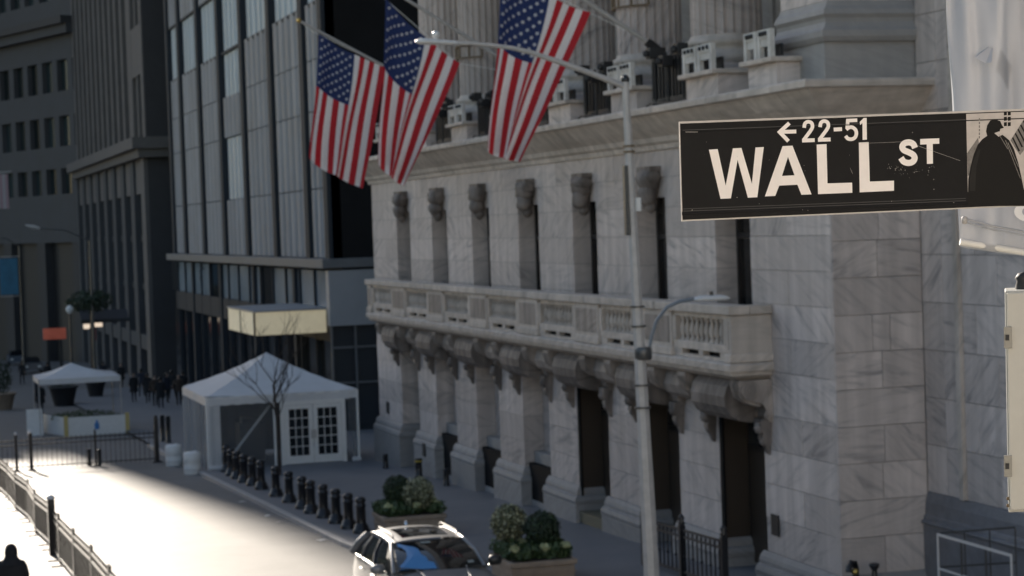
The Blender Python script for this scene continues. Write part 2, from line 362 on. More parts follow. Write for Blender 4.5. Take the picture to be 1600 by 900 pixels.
# upper piers
zs = [3.6+.74*q for q in range(7)]       # 3.6 .. 8.04
for i, (a, b) in enumerate(upiers):
    for q in range(6):
        if (q+i) % 2 == 0 and b-a > 2.5 and i in (0, 7):
            m_ = a+(b-a)*.52; block(FX, FX+.78, a, m_, zs[q], zs[q+1]); block(FX, FX+.78, m_, b, zs[q], zs[q+1])
        else: block(FX, FX+.78, a, b, zs[q], zs[q+1])
y = Y0; q = 0
while y < Y1-.1:
    y2 = min(Y1, y + (2.4, 2.9, 2.6)[q % 3]); q += 1
    if Y1-y2 < .8: y2 = Y1
    block(FX, FX+.9, y, y2, 8.04, 8.9); y = y2
for k, c in enumerate(CB):
    c += .15; a, b = c-1.03, c+1.03
    MB().box(FX+.6, FX+.72, a+.01, b-.01, 3.7, 8.0).build('window_glass', DARK_GLASS, nb)
    MB().box(FX+.04, FX+.7, a-.02, b+.02, 7.55, 8.04).build('window_head', MARBLE, nb)
    f = MB()
    for y in (a+.05, b-.05): f.box(FX+.52, FX+.64, y-.05, y+.05, 3.7, 8.0)
    f.box(FX+.53, FX+.62, a, b, 6.5, 6.62); f.build('window_frame', BLACK_IRON, nb)
    # carved keystone: scrolled mask
    ks = MB(); kc = c-.35
    def blob(x, y, z, rx, ry, rz, seed):
        v = []; N_, M_ = 9, 12
        for a in range(N_+1):
            th = math.pi*a/N_
            for b_ in range(M_):
                ph = 2*math.pi*b_/M_; k_ = 1+.10*math.sin(3*ph+seed)*math.sin(2*th)+.08*math.sin(5*th+seed)
                v.append((x+rx*k_*math.sin(th)*math.cos(ph), y+ry*k_*math.sin(th)*math.sin(ph), z+rz*math.cos(th)))
        ks.add(v, [(a*M_+b_, a*M_+(b_+1)%M_, (a+1)*M_+(b_+1)%M_, (a+1)*M_+b_) for a in range(N_) for b_ in range(M_)], 0, True)
    blob(FX-.16, kc, 7.98, .30, .42, .32, k); blob(FX-.2, kc, 7.62, .25, .29, .3, k+1); blob(FX-.12, kc, 7.36, .16, .19, .2, k+2)
    for s_ in (-1, 1): blob(FX-.16, kc+s_*.34, 8.08, .22, .15, .2, k+s_)
    ks.box(FX-.3, FX+.1, kc-.46, kc+.46, 8.2, 8.32)
    o = ks.build('keystone', SOOTY, nb)
# keystones sit over the window heads: shift is part of the loop above
# cornice
CPROF = [(-.3,8.72),(.06,8.72),(.08,8.84),(.16,8.9),(.2,9.02),(.42,9.2),(.62,9.4),(.72,9.52),(.86,9.54),(.86,9.66),(.82,9.70),(-.3,9.73)]
y = Y0+.9; ends = []
while y < Y1: ends.append((y, min(y+1.76, Y1+.3))); y += 1.76
for a, b in ends:        # each cornice stone on its own, thin open joints
    j = random.uniform(-.006, .006)
    MB().prism(CPROF, lambda p, z, t: (FX-p+j, t, z), a+.008, b-.008).build('cornice_stone', MARBLE_TRIM, nb)
mb = MB(); vv = []
for p, z in CPROF: vv += [(FX-p, Y0+.892, z), (FX-p, Y0-p, z), (20.9, Y0-p, z)]
mb.add(vv, [(i*3+j, i*3+j+1, (i+1)*3+j+1, (i+1)*3+j) for i in range(len(CPROF)-1) for j in range(2)]); mb.build('cornice_corner', MARBLE_TRIM, nb)
FIXW = mat('grimy_white', (.56,.54,.50), .7, var=.25, scale=3)
# ---- parapet above the cornice, columns
for k, c in enumerate([41.0] + CB):
    w_ = .95 if k else .75; yc = c+.35
    MB().box(FX-.55, FX+.5, yc-w_, yc+w_, 9.70, 10.20).build('pedestal', MARBLE, nb, bevel=.01)
    MB().box(FX-.72, FX+.5, yc-w_-.12, yc+w_+.12, 10.203, 10.31).build('pedestal_cap', MARBLE_TRIM, nb, bevel=.02)
    fl = MB(); x0 = FX-.66; x1 = FX-.55   # white cast frames on the cap
    for s_ in (0, 1):
        ya = yc-w_+.05+s_*w_*.97; yb = ya+w_*.9
        fl.box(x0, x1, ya, yb, 10.72, 10.9)
        for yy in (ya, yb-.13): fl.box(x0, x1, yy, yy+.13, 10.312, 10.72)
        fl.box(x0+.03, x1, ya+.13, yb-.13, 10.55, 10.72)
        for u in range(3): fl.lathe((x0-.005, ya+.2+u*(yb-ya-.4)/2, 10.76), [(0,0),(.05,.02),(.05,.09),(0,.11)], 6, 1)
        fl.box(x0+.3, x0+.36, ya+.14, yb-.14, 10.315, 10.6, 1)
    fl.build('white_frame_fixture', [FIXW, BLACK_MATTE], nb)
PC = [(CB[i]+CB[i+1])/2 for i in range(6)]
for i, yc in enumerate(PC):
    MB().box(FX+.0, FX+2.3, yc-1.05, yc+1.05, 9.72, 10.62).build('column_plinth', MARBLE, nb, bevel=.02)
    ax = FX+1.05
    MB().lathe((ax, yc, 10.62), [(1.08,0),(1.14,.1),(1.12,.24),(1.0,.3),(.93,.36),(.95,.42),(1.02,.48),(1.0,.58),(.9,.62),(.88,.7)], 40).build('column_base', MARBLE_TRIM, nb)
    fm = MB(); N = 24; ring = []
    for j in range(N):
        for q, rr in ((0,.86),(.22,.86),(.36,.79),(.61,.765),(.86,.79)):
            a_ = 2*math.pi*(j+q)/N; ring.append((rr*math.cos(a_), rr*math.sin(a_)))
    L = len(ring); vv = [(ax+x*s_, yc+y_*s_, z) for z, s_ in ((11.3,1),(15,1),(24,.86)) for x, y_ in ring]
    fm.add(vv, [(r_*L+j, r_*L+(j+1)%L, (r_+1)*L+(j+1)%L, (r_+1)*L+j) for r_ in range(2) for j in range(L)])
    fm.build('column_shaft', MARBLE, nb)
    # wire/bracket ring round the shaft
    rg = MB()
    for z in (12.55, 12.95):
        rg.tube([(ax+.95*math.cos(t), yc+.95*math.sin(t), z) for t in [R(110+10*q) for q in range(15)]], .03, 6)
    for t in range(110, 251, 28): rg.tube([(ax+.95*math.cos(R(t)), yc+.95*math.sin(R(t)), z) for z in (12.55, 12.95)], .03, 6)
    rg.build('column_collar', mat('rust_brown', (.16,.11,.06), .7) if 'rust_brown' not in MATS else MATS['rust_brown'], nb)
    # iron railing in front of the plinth
    ir = MB()
    ya, yb = yc-1.62, yc+1.5
    for q in range(15):
        y = ya+(yb-ya)*q/14; ir.box(FX-.32, FX-.27, y-.03, y+.03, 9.72, 11.0 - (.1 if q % 2 else 0))
    ir.box(FX-.33, FX-.26, ya, yb, 10.85, 10.92); ir.box(FX-.33, FX-.26, ya, yb, 9.85, 9.92)
    ir.box(FX-.28, FX-.25, ya, yb, 9.8, 10.8)
    ir.build('iron_railing', BLACK_MATTE, nb)
    for q, (dy, z_) in enumerate(((-.9,10.95),(.1,10.75),(.95,11.0))):     # dark floodlights clamped along the parapet
        y_ = yc+dy; fl = MB().box(FX-.62, FX-.36, y_-.16, y_+.16, z_-.12, z_+.14).tube([(FX-.45,y_,9.74),(FX-.45,y_,z_-.1)], .03, 6)
        fl.lathe((FX-.66, y_, z_), [(0,-.09),(.09,-.05),(.09,.05),(0,.09)], 8); fl.build('floodlight', BLACK_MATTE, nb, bevel=.01)
    MB().tube([(FX-.5, yc-1.5, 9.76),(FX-.62, yc-.7, 9.78),(FX-.48, yc, 9.76),(FX-.66, yc+.8, 9.79),(FX-.5, yc+1.5, 9.76)], .025, 6).build('cable', BLACK_MATTE, nb)
MB().box(21.0, 21.2, Y0+2, Y1, 10, 26).build('upper_glazing', mat('upper_glass', (.03,.032,.035), .2), nb)
um = MB()
for q in range(30): um.box(20.85, 21.0, 42+q*1.32, 42.16+q*1.32, 10, 26)
um.build('upper_mullions', GRANITE, nb)
MB().box(FX-.6, 22, Y0-.4, Y1, 24, 27.5).build('entablature', MARBLE, nb)
# anta (near end pier) above the cornice
MB().box(FX-.02, 20.7, Y0-.0, Y0+2.4, 9.72, 10.5).build('anta_plinth', GRANITE, nb, bevel=.01)
prof = [(0,10.5),(.16,10.5),(.22,10.6),(.22,10.72),(.14,10.8),(.08,10.9),(.09,10.98),(.15,11.06),(.12,11.16),(.04,11.24),(.0,11.34)]
mb = MB(); vv = []
for p, z in prof: vv += [(FX+.1-p, Y0+2.4, z), (FX+.1-p, Y0+.06-p, z), (20.6, Y0+.06-p, z)]
mb.add(vv, [(i*3+j, i*3+j+1, (i+1)*3+j+1, (i+1)*3+j) for i in range(len(prof)-1) for j in range(2)]); mb.build('anta_base', GRANITE, nb)
for q in range(12): block(FX+.1, 20.6, Y0+.06, Y0+2.35, 11.34+q*.9, 11.34+(q+1)*.9)
# end face of the near pier: blocks
zs = [-.42+.762*q for q in range(13)]; zs[-1] = 8.72
for q in range(12):
    j = random.uniform(0, .006); y0_, y1_ = Y0-.05+j, Y0+.25
    cuts = [FX-.0, 20.5] if q % 3 == 1 else ([FX, 19.55, 20.5] if q % 2 else [FX, 19.35, 19.75, 20.5][:4] if q == 6 else [FX, 19.5, 20.5])
    for a, b in zip(cuts, cuts[1:]):
        piece('block', BLK, nb, ((a+b)/2, (y0_+y1_)/2, zs[q]+.006), (b-a-.012, y1_-y0_, zs[q+1]-zs[q]-.012))
MB().box(FX-.16, 20.5, Y0-.25, Y0, gz(Y0)-.3, -.93).build('plinth', GRANITE, nb, bevel=.02)
mb = MB(); vv = []
prof = [(.0,0),(.22,0),(.24,.12),(.20,.24),(.13,.28),(.13,.36),(.10,.46),(.03,.56),(0,.58)]
for p, z in prof: vv += [(FX-p*.3, Y0-.05-p, -.93+z*.88), (20.5, Y0-.05-p, -.93+z*.88)]
mb.add(vv, [(i*2, i*2+1, i*2+3, i*2+2) for i in range(len(prof)-1)]); mb.build('base_moulding', GRANITE, nb)
# ---- balcony
BY0, BY1, BX = 42.55, 78.4, FX-.95
def slab(prof, name, m):
    mb = MB(); vv = []
    for p, z in prof: vv += [(FX, BY1+p*.6, z), (BX-p, BY1+p*.6, z), (BX-p, BY0-p, z), (FX, BY0-p, z)]
    n = len(prof)
    mb.add(vv, [(i*4+j, i*4+j+1, (i+1)*4+j+1, (i+1)*4+j) for i in range(n-1) for j in range(3)])
    mb.add(vv[:4], [(0,1,2,3)]); mb.add(vv[-4:], [(3,2,1,0)])
    return mb.build(name, m, nb)
slab([(-.25,3.42),(-.1,3.5),(-.02,3.54),(.0,3.62),(.08,3.64),(.1,3.78),(.04,3.82),(-.1,3.83)], 'balcony_slab', MARBLE_TRIM)
def post(y0, y1, x0=BX-.02, x1=None):
    x1 = x1 or FX-.6
    MB().box(x0, x1, y0, y1, 3.832, 4.86).build('balcony_post', MARBLE_TRIM, nb, bevel=.015)
    MB().box(x0-.05, x1+.02, y0-.05, y1+.05, 3.833, 4.02).build('post_base', MARBLE_TRIM, nb, bevel=.02)
    mb = MB().box(x0-.012, x0, y0+.12, y1-.12, 4.12, 4.74); mb.build('post_panel', CARVED, nb)
BAL = MB().lathe((0,0,0), [(.06,0),(.06,.05),(.035,.08),(.05,.14),(.07,.22),(.06,.32),(.035,.42),(.03,.46),(.055,.5),(.055,.56)], 8).mesh('baluster', MARBLE_TRIM)
for k, c in enumerate(CB):
    a, b = c-1.65, c+1.65
    # flanking balustrade panel: bottom course with slots, balusters, posts
    MB().box(BX+.04, BX+.3, a, b, 3.832, 3.9).build('slot_sill', MARBLE_TRIM, nb)
    for (u0, u1) in ((a, a+.5), (c-.12, c+.12), (b-.5, b)):
        MB().box(BX+.03, BX+.3, u0, u1, 3.9, 4.02).build('slot_pier', MARBLE_TRIM, nb)
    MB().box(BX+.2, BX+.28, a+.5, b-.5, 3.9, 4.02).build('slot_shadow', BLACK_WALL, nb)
    MB().box(BX+.02, BX+.3, a, b, 4.02, 4.2).build('dado_rail', MARBLE_TRIM, nb, bevel=.015)
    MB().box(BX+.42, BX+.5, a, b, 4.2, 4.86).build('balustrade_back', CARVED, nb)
    nbal = 10
    for q in range(nbal):
        piece('baluster', BAL, nb, (BX+.15, a+.32+(b-a-.64)*q/(nbal-1), 4.2), (1.15,1.15,1.0))
    MB().box(BX+.05, BX+.3, a, b, 4.76, 4.87).build('head_rail', MARBLE_TRIM, nb)
    for yy in (a, b-.2): MB().box(BX+.0, BX+.3, yy, yy+.2, 4.2, 4.76).build('end_baluster_block', MARBLE_TRIM, nb)
yy = BY0
for i, (a, b) in enumerate(piers):
    a2 = max(a, BY0) + (.0); b2 = min(b, BY1)
    if i == 0: post(BY0-.02, b2-.34, x1=FX); continue
    post(a2+.36, b2-.36 if i < 7 else b2)
for (a, b) in [(BY0-.1, CB[0]+2.6)] + [(CB[i]-2.62, CB[i]+2.62) for i in range(1, 6)] + [(CB[6]-2.62, BY1+.08)]:
    MB().box(BX-.1, BX+.42, a, b-.02, 4.87, 5.08).build('hand_rail', MARBLE_TRIM, nb, bevel=.03)
MB().box(BX+.42, FX, BY0-.1, BY0+.35, 4.868, 5.07).build('hand_rail', MARBLE_TRIM, nb, bevel=.03)
# pulvinated frieze + consoles under the slab
def spiral_prof():
    pr = []
    return pr
CON = MB()
prof = [(0,-.95),(.10,-.93),(.17,-.8),(.16,-.66),(.22,-.55),(.34,-.5),(.5,-.47),(.66,-.40),(.78,-.24),(.80,-.08),(.78,0),(0,0)]
CON.prism(prof, lambda p, z, t: (-p, t, z), -.24, .24)
for s_ in (-1, 1):      # volute discs on both cheeks and leaf ribs
    for (px, pz, r_) in ((.52,-.22,.22),(.13,-.78,.09)):
        for rr, d in ((r_, .03),(r_*.62,.055),(r_*.28,.08)):
            q = [( -px+rr*math.cos(t), 0, pz+rr*math.sin(t)) for t in [2*math.pi*u/14 for u in range(14)]]
            CON.add([(x, s_*.24, z) for x,_,z in q]+[(x, s_*(.24+d), z) for x,_,z in q], [(u,(u+1)%14,14+(u+1)%14,14+u) for u in range(14)]+[tuple(range(14,28))])
for u in range(3):
    CON.tube([(-.8+.0, -.14+.14*u, -.08),(-.72,-.14+.14*u,-.36),(-.5,-.14+.14*u,-.5),(-.26,-.14+.14*u,-.57)], .05, 6)
CONM = CON.mesh('console', CARVED)
DROP = MB(); DROP.prism([(0,0),(.26,0),(.28,-.14),(.2,-.32),(.22,-.44),(.12,-.62),(.06,-.78),(0,-.8)], lambda p, z, t: (-p, t*(1+.9*z), z), -.2, .2)
DROP.lathe((-.2,0,-.2), [(0,-.15),(.12,-.1),(.16,0),(.1,.12),(0,.15)], 8); DROP.lathe((-.13,0,-.5), [(0,-.12),(.08,-.06),(.11,0),(.06,.1),(0,.12)], 8)
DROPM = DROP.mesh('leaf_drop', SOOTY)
for i, (a, b) in enumerate(piers):
    ys = (a+.28, b-.28) if i else (BY0+.3, b-.28)
    if i == 7: ys = (a+.28,)
    for y in ys:
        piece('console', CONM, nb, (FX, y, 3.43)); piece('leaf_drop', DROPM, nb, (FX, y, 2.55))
    if i and i < 7:
        mb = MB(); mb.prism([(0,2.75),(.3,2.72),(.5,2.85),(.58,3.05),(.52,3.28),(.42,3.42),(0,3.43)], lambda p, z, t: (FX-p, t, z), a+.54, b-.54, smooth=False); mb.build('frieze_swell', CARVED, nb)
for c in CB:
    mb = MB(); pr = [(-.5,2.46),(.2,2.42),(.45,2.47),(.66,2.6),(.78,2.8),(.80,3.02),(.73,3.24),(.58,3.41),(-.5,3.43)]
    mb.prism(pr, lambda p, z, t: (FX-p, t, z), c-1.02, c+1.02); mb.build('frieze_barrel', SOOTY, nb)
# bronze plaques, downlights
for (px, py) in ((606,637),(663,703),(1212,821)):
    p = atx(px, py, FX-.02 if py != 703 else FX-.23)
    MB().box(p.x-.03, p.x, p.y-.19, p.y+.19, p.z-.22, p.z+.24).build('plaque', BLACK_MATTE, nb)
# ---- recessed wall to the right (same stone, set back)
rb = thing('annex_building', 'set-back pale marble wall on dark granite base right of the big pier', 'building', (20.5, 30, gz(30)))
BX2 = 20.5; PT2 = 1.2
MB().box(BX2+.03, 45, 8, Y0-.06, -3, 40).build('core_wall', GRANITE, rb)
BLK2 = BLK
q = 0; z = PT2
while z < 14:
    z2 = z+.98; y = Y0-.06; cut = (2.2, 1.35)[q % 2]
    ys = [y, y-.85, y-.85-cut]
    while ys[-1] > 24: ys.append(ys[-1]-2.3)
    for a, b in zip(ys[1:], ys): piece('block', BLK2, rb, (BX2+.15, (a+b)/2, z+.007), (.3+random.uniform(-.006,.006), b-a-.014, z2-z-.014))
    z = z2; q += 1
MB().box(BX2-.09, BX2, Y0-1.72, Y0-1.55, PT2, 14).build('pilaster_strip', MARBLE_TRIM, rb)
mb = MB(); mb.prism([(0,-3),(.13,-3),(.13,.6),(.11,.7),(.08,.74),(.07,.98),(.04,1.1),(.02,1.18),(0,1.2)], lambda p, z, t: (BX2-p, t, z), 12, Y0-.07); mb.build('granite_plinth', GRANITE_DK, rb)
mb = MB(); mb.tube([(BX2-.14, 12, .58),(BX2-.14, Y0-.08, .58)], .05, 8); mb.build('plinth_bead', GRANITE_DK, rb)
# ================================================================== BUILDINGS DOWN THE STREET
# ---- metal and glass tower beyond the exchange
GX = 20.5; GY0, GY1 = 99.0, 155.0
gb = thing('metal_clad_tower', 'tall grey tower of ribbed metal panels between dark vertical mullions behind the tent', 'building', (GX, GY0, gz(GY0)))
MB().box(GX+.6, 60, GY0+.5, GY1, -6, 75).build('core_wall', BLACK_WALL, gb)
MB().box(GX+.05, 60, GY0, GY0+.45, 5.6, 75).build('end_wall', BLACK_WALL, gb)
mul = [GY0, 104.3, 113.4, 122.6, 131.2, 140.0, 149.0, 155.0]
rows = [(5.6,9.0),(9.0,12.8),(12.8,15.3),(15.3,18.1),(18.1,21.9),(21.9,26.5),(26.5,31),(31,35.5)]
RIB = MB().prism([(-.5,0),(-.46,-.12),(-.3,-.17),(.3,-.17),(.46,-.12),(.5,0),(.5,.1),(-.5,.1)], lambda a, b, t: (b, a, t), 0, 1).mesh('ribbed_panel', ALU)
RIBB = RIB.copy(); RIBB.materials.clear(); RIBB.materials.append(ALU_BLUE)
for bi, (a, b) in enumerate(zip(mul, mul[1:])):
    a2, b2 = a+.5, b-.5
    if bi == 0: a2 = a+.9
    nr = 5 if bi else 3
    for ri, (z0, z1) in enumerate(rows):
        blue = ri in (4,) or (bi == 3 and ri in (1, 3)) or (bi == 5 and ri == 6)
        for q in range(nr):
            y = a2+(b2-a2)*(q+.5)/nr
            piece('ribbed_panel', RIBB if blue else RIB, gb, (GX+.3, y, z0+.04), (.8 if blue else 1.7, (b2-a2)/nr*.8, z1-z0-.05))
    MB().box(GX+.45, GX+.6, a2, b2, 35.5, 75).build('upper_cladding', ALU, gb)
for y in mul:
    MB().box(GX-.15, GX+.5, y-(.5 if y != GY0 else .0), y+(.5 if y != GY0 else .9), 5.6, 75).build('mullion', MULLION, gb)
for z in (18.06, 21.9): MB().box(GX+.02, GX+.4, GY0+.9, GY1, z-.1, z+.06).build('transom', MULLION, gb)
# podium
LEDGE = mat('ledge_grey', (.12,.125,.13), .6, var=.15, scale=.8)
GLAZ = mat('end_glass', (.03,.036,.042), .15, spec=.5)
MB().box(GX-.6, GX+2, GY0-.5, GY1+1, 5.15, 5.6).build('podium_ledge', LEDGE, gb, bevel=.03)
MB().box(GX-.3, 60, GY0-.4, GY0+.3, 2.4, 5.04).build('pale_end_panel', PALE_PANEL, gb)
MB().box(GX-.2, 40, GY0-.1, GY0+.2, -4, 2.4).build('end_glazing', GLAZ, gb)
for q in range(6):
    MB().box(GX-.25+q*1.15, GX-.15+q*1.15, GY0-.22, GY0-.08, -3, 2.4).build('end_mullion', LEDGE, gb)
for z in (-.4, 1.3): MB().box(GX-.2, GX+6, GY0-.2, GY0-.11, z, z+.1).build('end_transom', LEDGE, gb)
y = GY0+.3; q = 0
while y < GY1-.5:
    y2 = y+3.9
    MB().box(GX, GX+.1, y+.08, y2-.08, 2.9, 5.0).build('clerestory_pane', BLUE_GLASS if q % 5 != 4 else DARK_GLASS, gb)
    MB().box(GX+.1, GX+.2, y+.08, y2-.08, gz(y)-.3, 1.6).build('shop_pane', DARK_GLASS, gb)
    MB().box(GX-.12, GX+.2, y-.07, y+.07, gz(y)-.3, 5.0).build('shop_mullion', MULLION, gb)
    y = y2; q += 1
MB().box(GX-.1, GX+.3, GY0+.3, GY1, 1.6, 2.88).build('sign_band', MULLION, gb)
for q in range(4): MB().box(GX-.2, GX+.5, 108+q*12.5, 108.6+q*12.5, -6, 5.04).build('podium_column', MULLION, gb)
# cream lit marquee
mq = thing('lit_marquee', 'cream illuminated fabric marquee box hung on the tower podium above the tent', 'marquee', (18.6, 104, 1.9))
LIT = mat('lit_fabric', (.66,.62,.48), .7, emit=(1,.88,.58), estr=.10, var=.12, scale=1.2)
for i, (a, b) in enumerate(((100.0,103.9),(104,107.9))):
    MB().box(16.8, 20.3, a, b, 2.05, 3.15).build('fabric_panel', LIT, mq, bevel=.03)
MB().box(16.75, 20.4, 99.9, 108, 3.16, 3.24).build('top_sheet', PALE_PANEL, mq)
for y in (99.97, 103.95, 107.9): MB().box(16.76, 16.84, y-.05, y+.05, 2.0, 3.15).build('frame_bar', MULLION, mq)
MB().box(20.3, 20.45, 101, 107, 2.2, 2.9).build('wall_bracket', MULLION, mq)

# ---- stone tower with upright fins
def fin_building():
    X = 20.5; a, b = 170., 231.
    t = thing('finned_stone_tower', 'brown-grey stone tower with closely set vertical fins left of the metal tower', 'building', (X, a, gz(a)))
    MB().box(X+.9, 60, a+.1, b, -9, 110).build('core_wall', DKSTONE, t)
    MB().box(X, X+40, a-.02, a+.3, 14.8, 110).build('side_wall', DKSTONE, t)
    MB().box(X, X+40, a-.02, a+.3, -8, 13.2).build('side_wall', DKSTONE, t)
    # fins
    n = 11; y0, y1 = 180., 231.
    for i in range(n+1):
        y = y0+(y1-y0)*i/n
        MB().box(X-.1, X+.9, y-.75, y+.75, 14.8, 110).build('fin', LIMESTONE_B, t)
    for i in range(n):
        y = y0+(y1-y0)*(i+.5)/n
        for z in range(15, 52, 6):
            MB().box(X+.62, X+.7, y-1.5, y+1.5, z+.2, z+4.2).build('window', DARK_GLASS, t)
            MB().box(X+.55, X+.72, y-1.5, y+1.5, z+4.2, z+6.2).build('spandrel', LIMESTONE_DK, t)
    # solid corner with paired windows
    for yy0, yy1 in ((a, a+1.6), (a+7.6, 179.3)): MB().box(X-.1, X+.9, yy0, yy1, 14.8, 110).build('corner_pier', LIMESTONE_B, t)
    MB().box(X-.06, X+.85, a+4.2, a+5.0, 14.8, 110).build('corner_pier', LIMESTONE_B, t)
    for z in range(15, 60, 9):
        MB().box(X+.5, X+.6, a+1.6, a+7.6, z, z+5).build('window', DARK_GLASS, t)
        MB().box(X-.08, X+.8, a+1.6, a+7.6, z+5, z+9).build('spandrel', LIMESTONE_B, t)
    MB().box(X-.8, X+42, a-.9, b, 13.2, 13.9).build('ledge', LIMESTONE_B, t); MB().box(X-1.3, X+42, a-1.3, b, 13.9, 14.8).build('ledge', LIMESTONE_B, t)
    # base: pilasters and tall openings
    for i in range(9):
        y = a+.2+i*7.5
        MB().box(X-.3, X+.9, y, y+2.6, -9, 13.2).build('base_pier', LIMESTONE_DK if i else LIMESTONE_B, t)
        if y+7 < b:
            MB().box(X+.3, X+.45, y+2.6, y+7.5, -1.2, 10.4).build('base_window', DARK_GLASS, t)
            for z in (2.5, 6.5): MB().box(X+.1, X+.4, y+2.6, y+7.5, z, z+.5).build('base_transom', MULLION, t)
            MB().box(X-.1, X+.9, y+2.6, y+7.5, 10.4, 13.2).build('base_lintel', LIMESTONE_B, t)
            MB().box(X+.4, X+.6, y+2.6, y+7.5, -9, -2.4).build('shopfront', BLACK_WALL, t)
            MB().box(X-.2, X+.9, y+2.6, y+7.5, -2.4, -1.2).build('shop_fascia', LIMESTONE_DK, t)
    return t
fin_building()
# ---- far building whose face turns towards us
def far_building():
    p0 = V(20.5, 231.5, 0); az = R(-19.3); d = V(math.sin(az), math.cos(az), 0); nrm = V(-math.cos(az), math.sin(az), 0)
    L = 114.2
    t = thing('far_dark_building', 'dark grey stone building with rows of square windows at the far left', 'building', (p0.x, p0.y, gz(p0.y)))
    def bx(s0, s1, o0, o1, z0, z1):     # along wall, outwards offset
        c = [p0+d*s+nrm*o for s, o in ((s0,o0),(s1,o0),(s1,o1),(s0,o1))]
        return MB().hexa([(q.x,q.y,z0) for q in c]+[(q.x,q.y,z1) for q in c])
    bx(0, L, -30, -.9, -12, 125).build('core_wall', DKSTONE, t)
    rows = [(11.8,14.6),(17,20.3),(23,26.4),(33,36),(39,42)]
    zz = [6.5] + [v for r_ in rows for v in r_] + [125]
    for i in range(0, len(zz), 2): bx(0, 60, -.9, 0, zz[i], zz[i+1]).build('wall_band', LIMESTONE_DK, t)
    for z0, z1 in rows:
        s = .6
        while s < 34:
            bx(s, s+1.3, -.9, -.02, z0, z1).build('window_pier', LIMESTONE_DK, t)
            bx(s+1.3, s+4.0, -.62, -.55, z0, z1).build('window', mat('window_teal', (.018,.028,.031), .12, rnd=.6) if 'window_teal' not in MATS else MATS['window_teal'], t)
            s += 4.0
        bx(34, 60, -.9, -.02, z0, z1).build('window_pier', LIMESTONE_DK, t)
    bx(-.5, 60, -.5, 1.0, 29, 30).build('cornice', LIMESTONE_DK, t); bx(-.5, 60, -.5, 1.6, 30, 30.8).build('cornice', DKSTONE, t)
    for s in (0, 9.5, 19, 29, 39, 49): bx(s, s+2.2, -.9, .1, -12, 6.5).build('base_pier', DKSTONE, t)
    bx(0, 60, -.95, -.85, -12, 6.5).build('shopfront', BLACK_MATTE, t)
    return t
far_building()
# ---- lower block closing the street end (only its roofline matters for the sun patch)
lb = thing('end_block', 'lower office block beyond the bend of the street, left out of view', 'building', (-45, 337, gz(337)))
MB().box(-80, -16.8, 337, 360, -12, 86.3).build('wall', LIMESTONE_DK, lb)
for q in range(8): MB().box(-79+q*8, -74+q*8, 336.9, 337.0, 2, 80).build('window', DARK_GLASS, lb)
# ---- buildings on the other side of the street
for i, (y0, y1, h, x1, lab) in enumerate(((18, 62, 9, -14, 'low bank corner building across the street, left of the fence'), (64, 130, 12, -18, 'taller stone office block across the street, past the bank corner'))):
    t = thing('street_building', lab, 'building', (x1, y0, gz(y0)))
    MB().box(x1-30, x1, y0, y1, -8, h).build('wall', LIMESTONE_B, t)
    for z in range(4, h-4, 5):
        for q in range(int((y1-y0)/6)): MB().box(x1, x1+.05, y0+1.5+q*6, y0+4+q*6, z, z+3).build('window', DARK_GLASS, t)

# ---- temple-fronted hall behind the viewer (sunlit, throws soft light back on the sign)
th_ = thing('temple_hall', 'pale stone temple-fronted hall behind the viewer, out of view', 'building', (2, -7, 0))
HALL = mat('hall_stone', (.66,.62,.57), .75, var=.12, scale=.5)
MB().box(-16, 16, -30, -11, 0, 15).build('wall', HALL, th_)
for q in range(6): MB().lathe((-13+q*5.2, -9, 3.5), [(.8,0),(.75,.3),(.65,.5),(.6,8),(.8,8.6)], 16).build('column', HALL, th_)
MB().box(-16, 16, -10.9, -8, 12.1, 15).build('entablature', HALL, th_)
for q in range(7): MB().box(-16, 16, -10.9, -7-q*.3, .5*(6-q), .5*(7-q)).build('step', HALL, th_)
# ================================================================== STREET THINGS
# ---- bollards along the kerb
def bollard_mesh():
    prof = [(.20,0),(.20,.1),(.17,.13),(.16,.22),(.125,.25),(.115,.3),(.11,.72),(.125,.74),(.125,.78),(.105,.8),(.10,.84),(.12,.87),(.125,.91),(.11,.96),(.07,.995),(.0,1.0)]
    return prof
BPROF = bollard_mesh()
BPOS = [(225,255),(255,280),(290,300),(335,325),(390,345),(445,370),(540,415),(625,455),(710,495),(765,525),(845,555),(925,590),(1005,625),(1085,655)]
ords = ['farthest','second farthest','third farthest','fourth farthest','fifth farthest','sixth farthest','seventh farthest','seventh nearest','sixth nearest','fifth nearest','fourth nearest','third nearest','second nearest','nearest']
sh = MB().lathe((0,0,0), BPROF[:11], 16).mesh('shaft', BLACK_IRON); capm = MB().lathe((0,0,0), BPROF[10:], 16).mesh('cap', BLACK_IRON)
for i, (a, b) in enumerate(BPOS):
    g = gnd(300+a/4.09, 680+b/4.09)
    t = thing('bollard', 'black iron bollard in the kerbside row, '+ords[i]+' from the car' if i != 13 else 'black iron bollard in the kerbside row, nearest the silver car', 'bollard', (g.x, g.y, gz(g.y)+.13), 'black bollards along the kerb')
    t.rotation_euler.z = i; t['label'] = ('black iron kerbside bollard, nearest of the row to the silver car' if i == 13 else 'black iron kerbside bollard, %s of the row of fourteen' % ords[i])
    s_ = piece('shaft', sh, t, WL[t.name], (1.22,1.22,1.02)); piece('cap', capm, t, WL[t.name], (1.22,1.22,1.02))
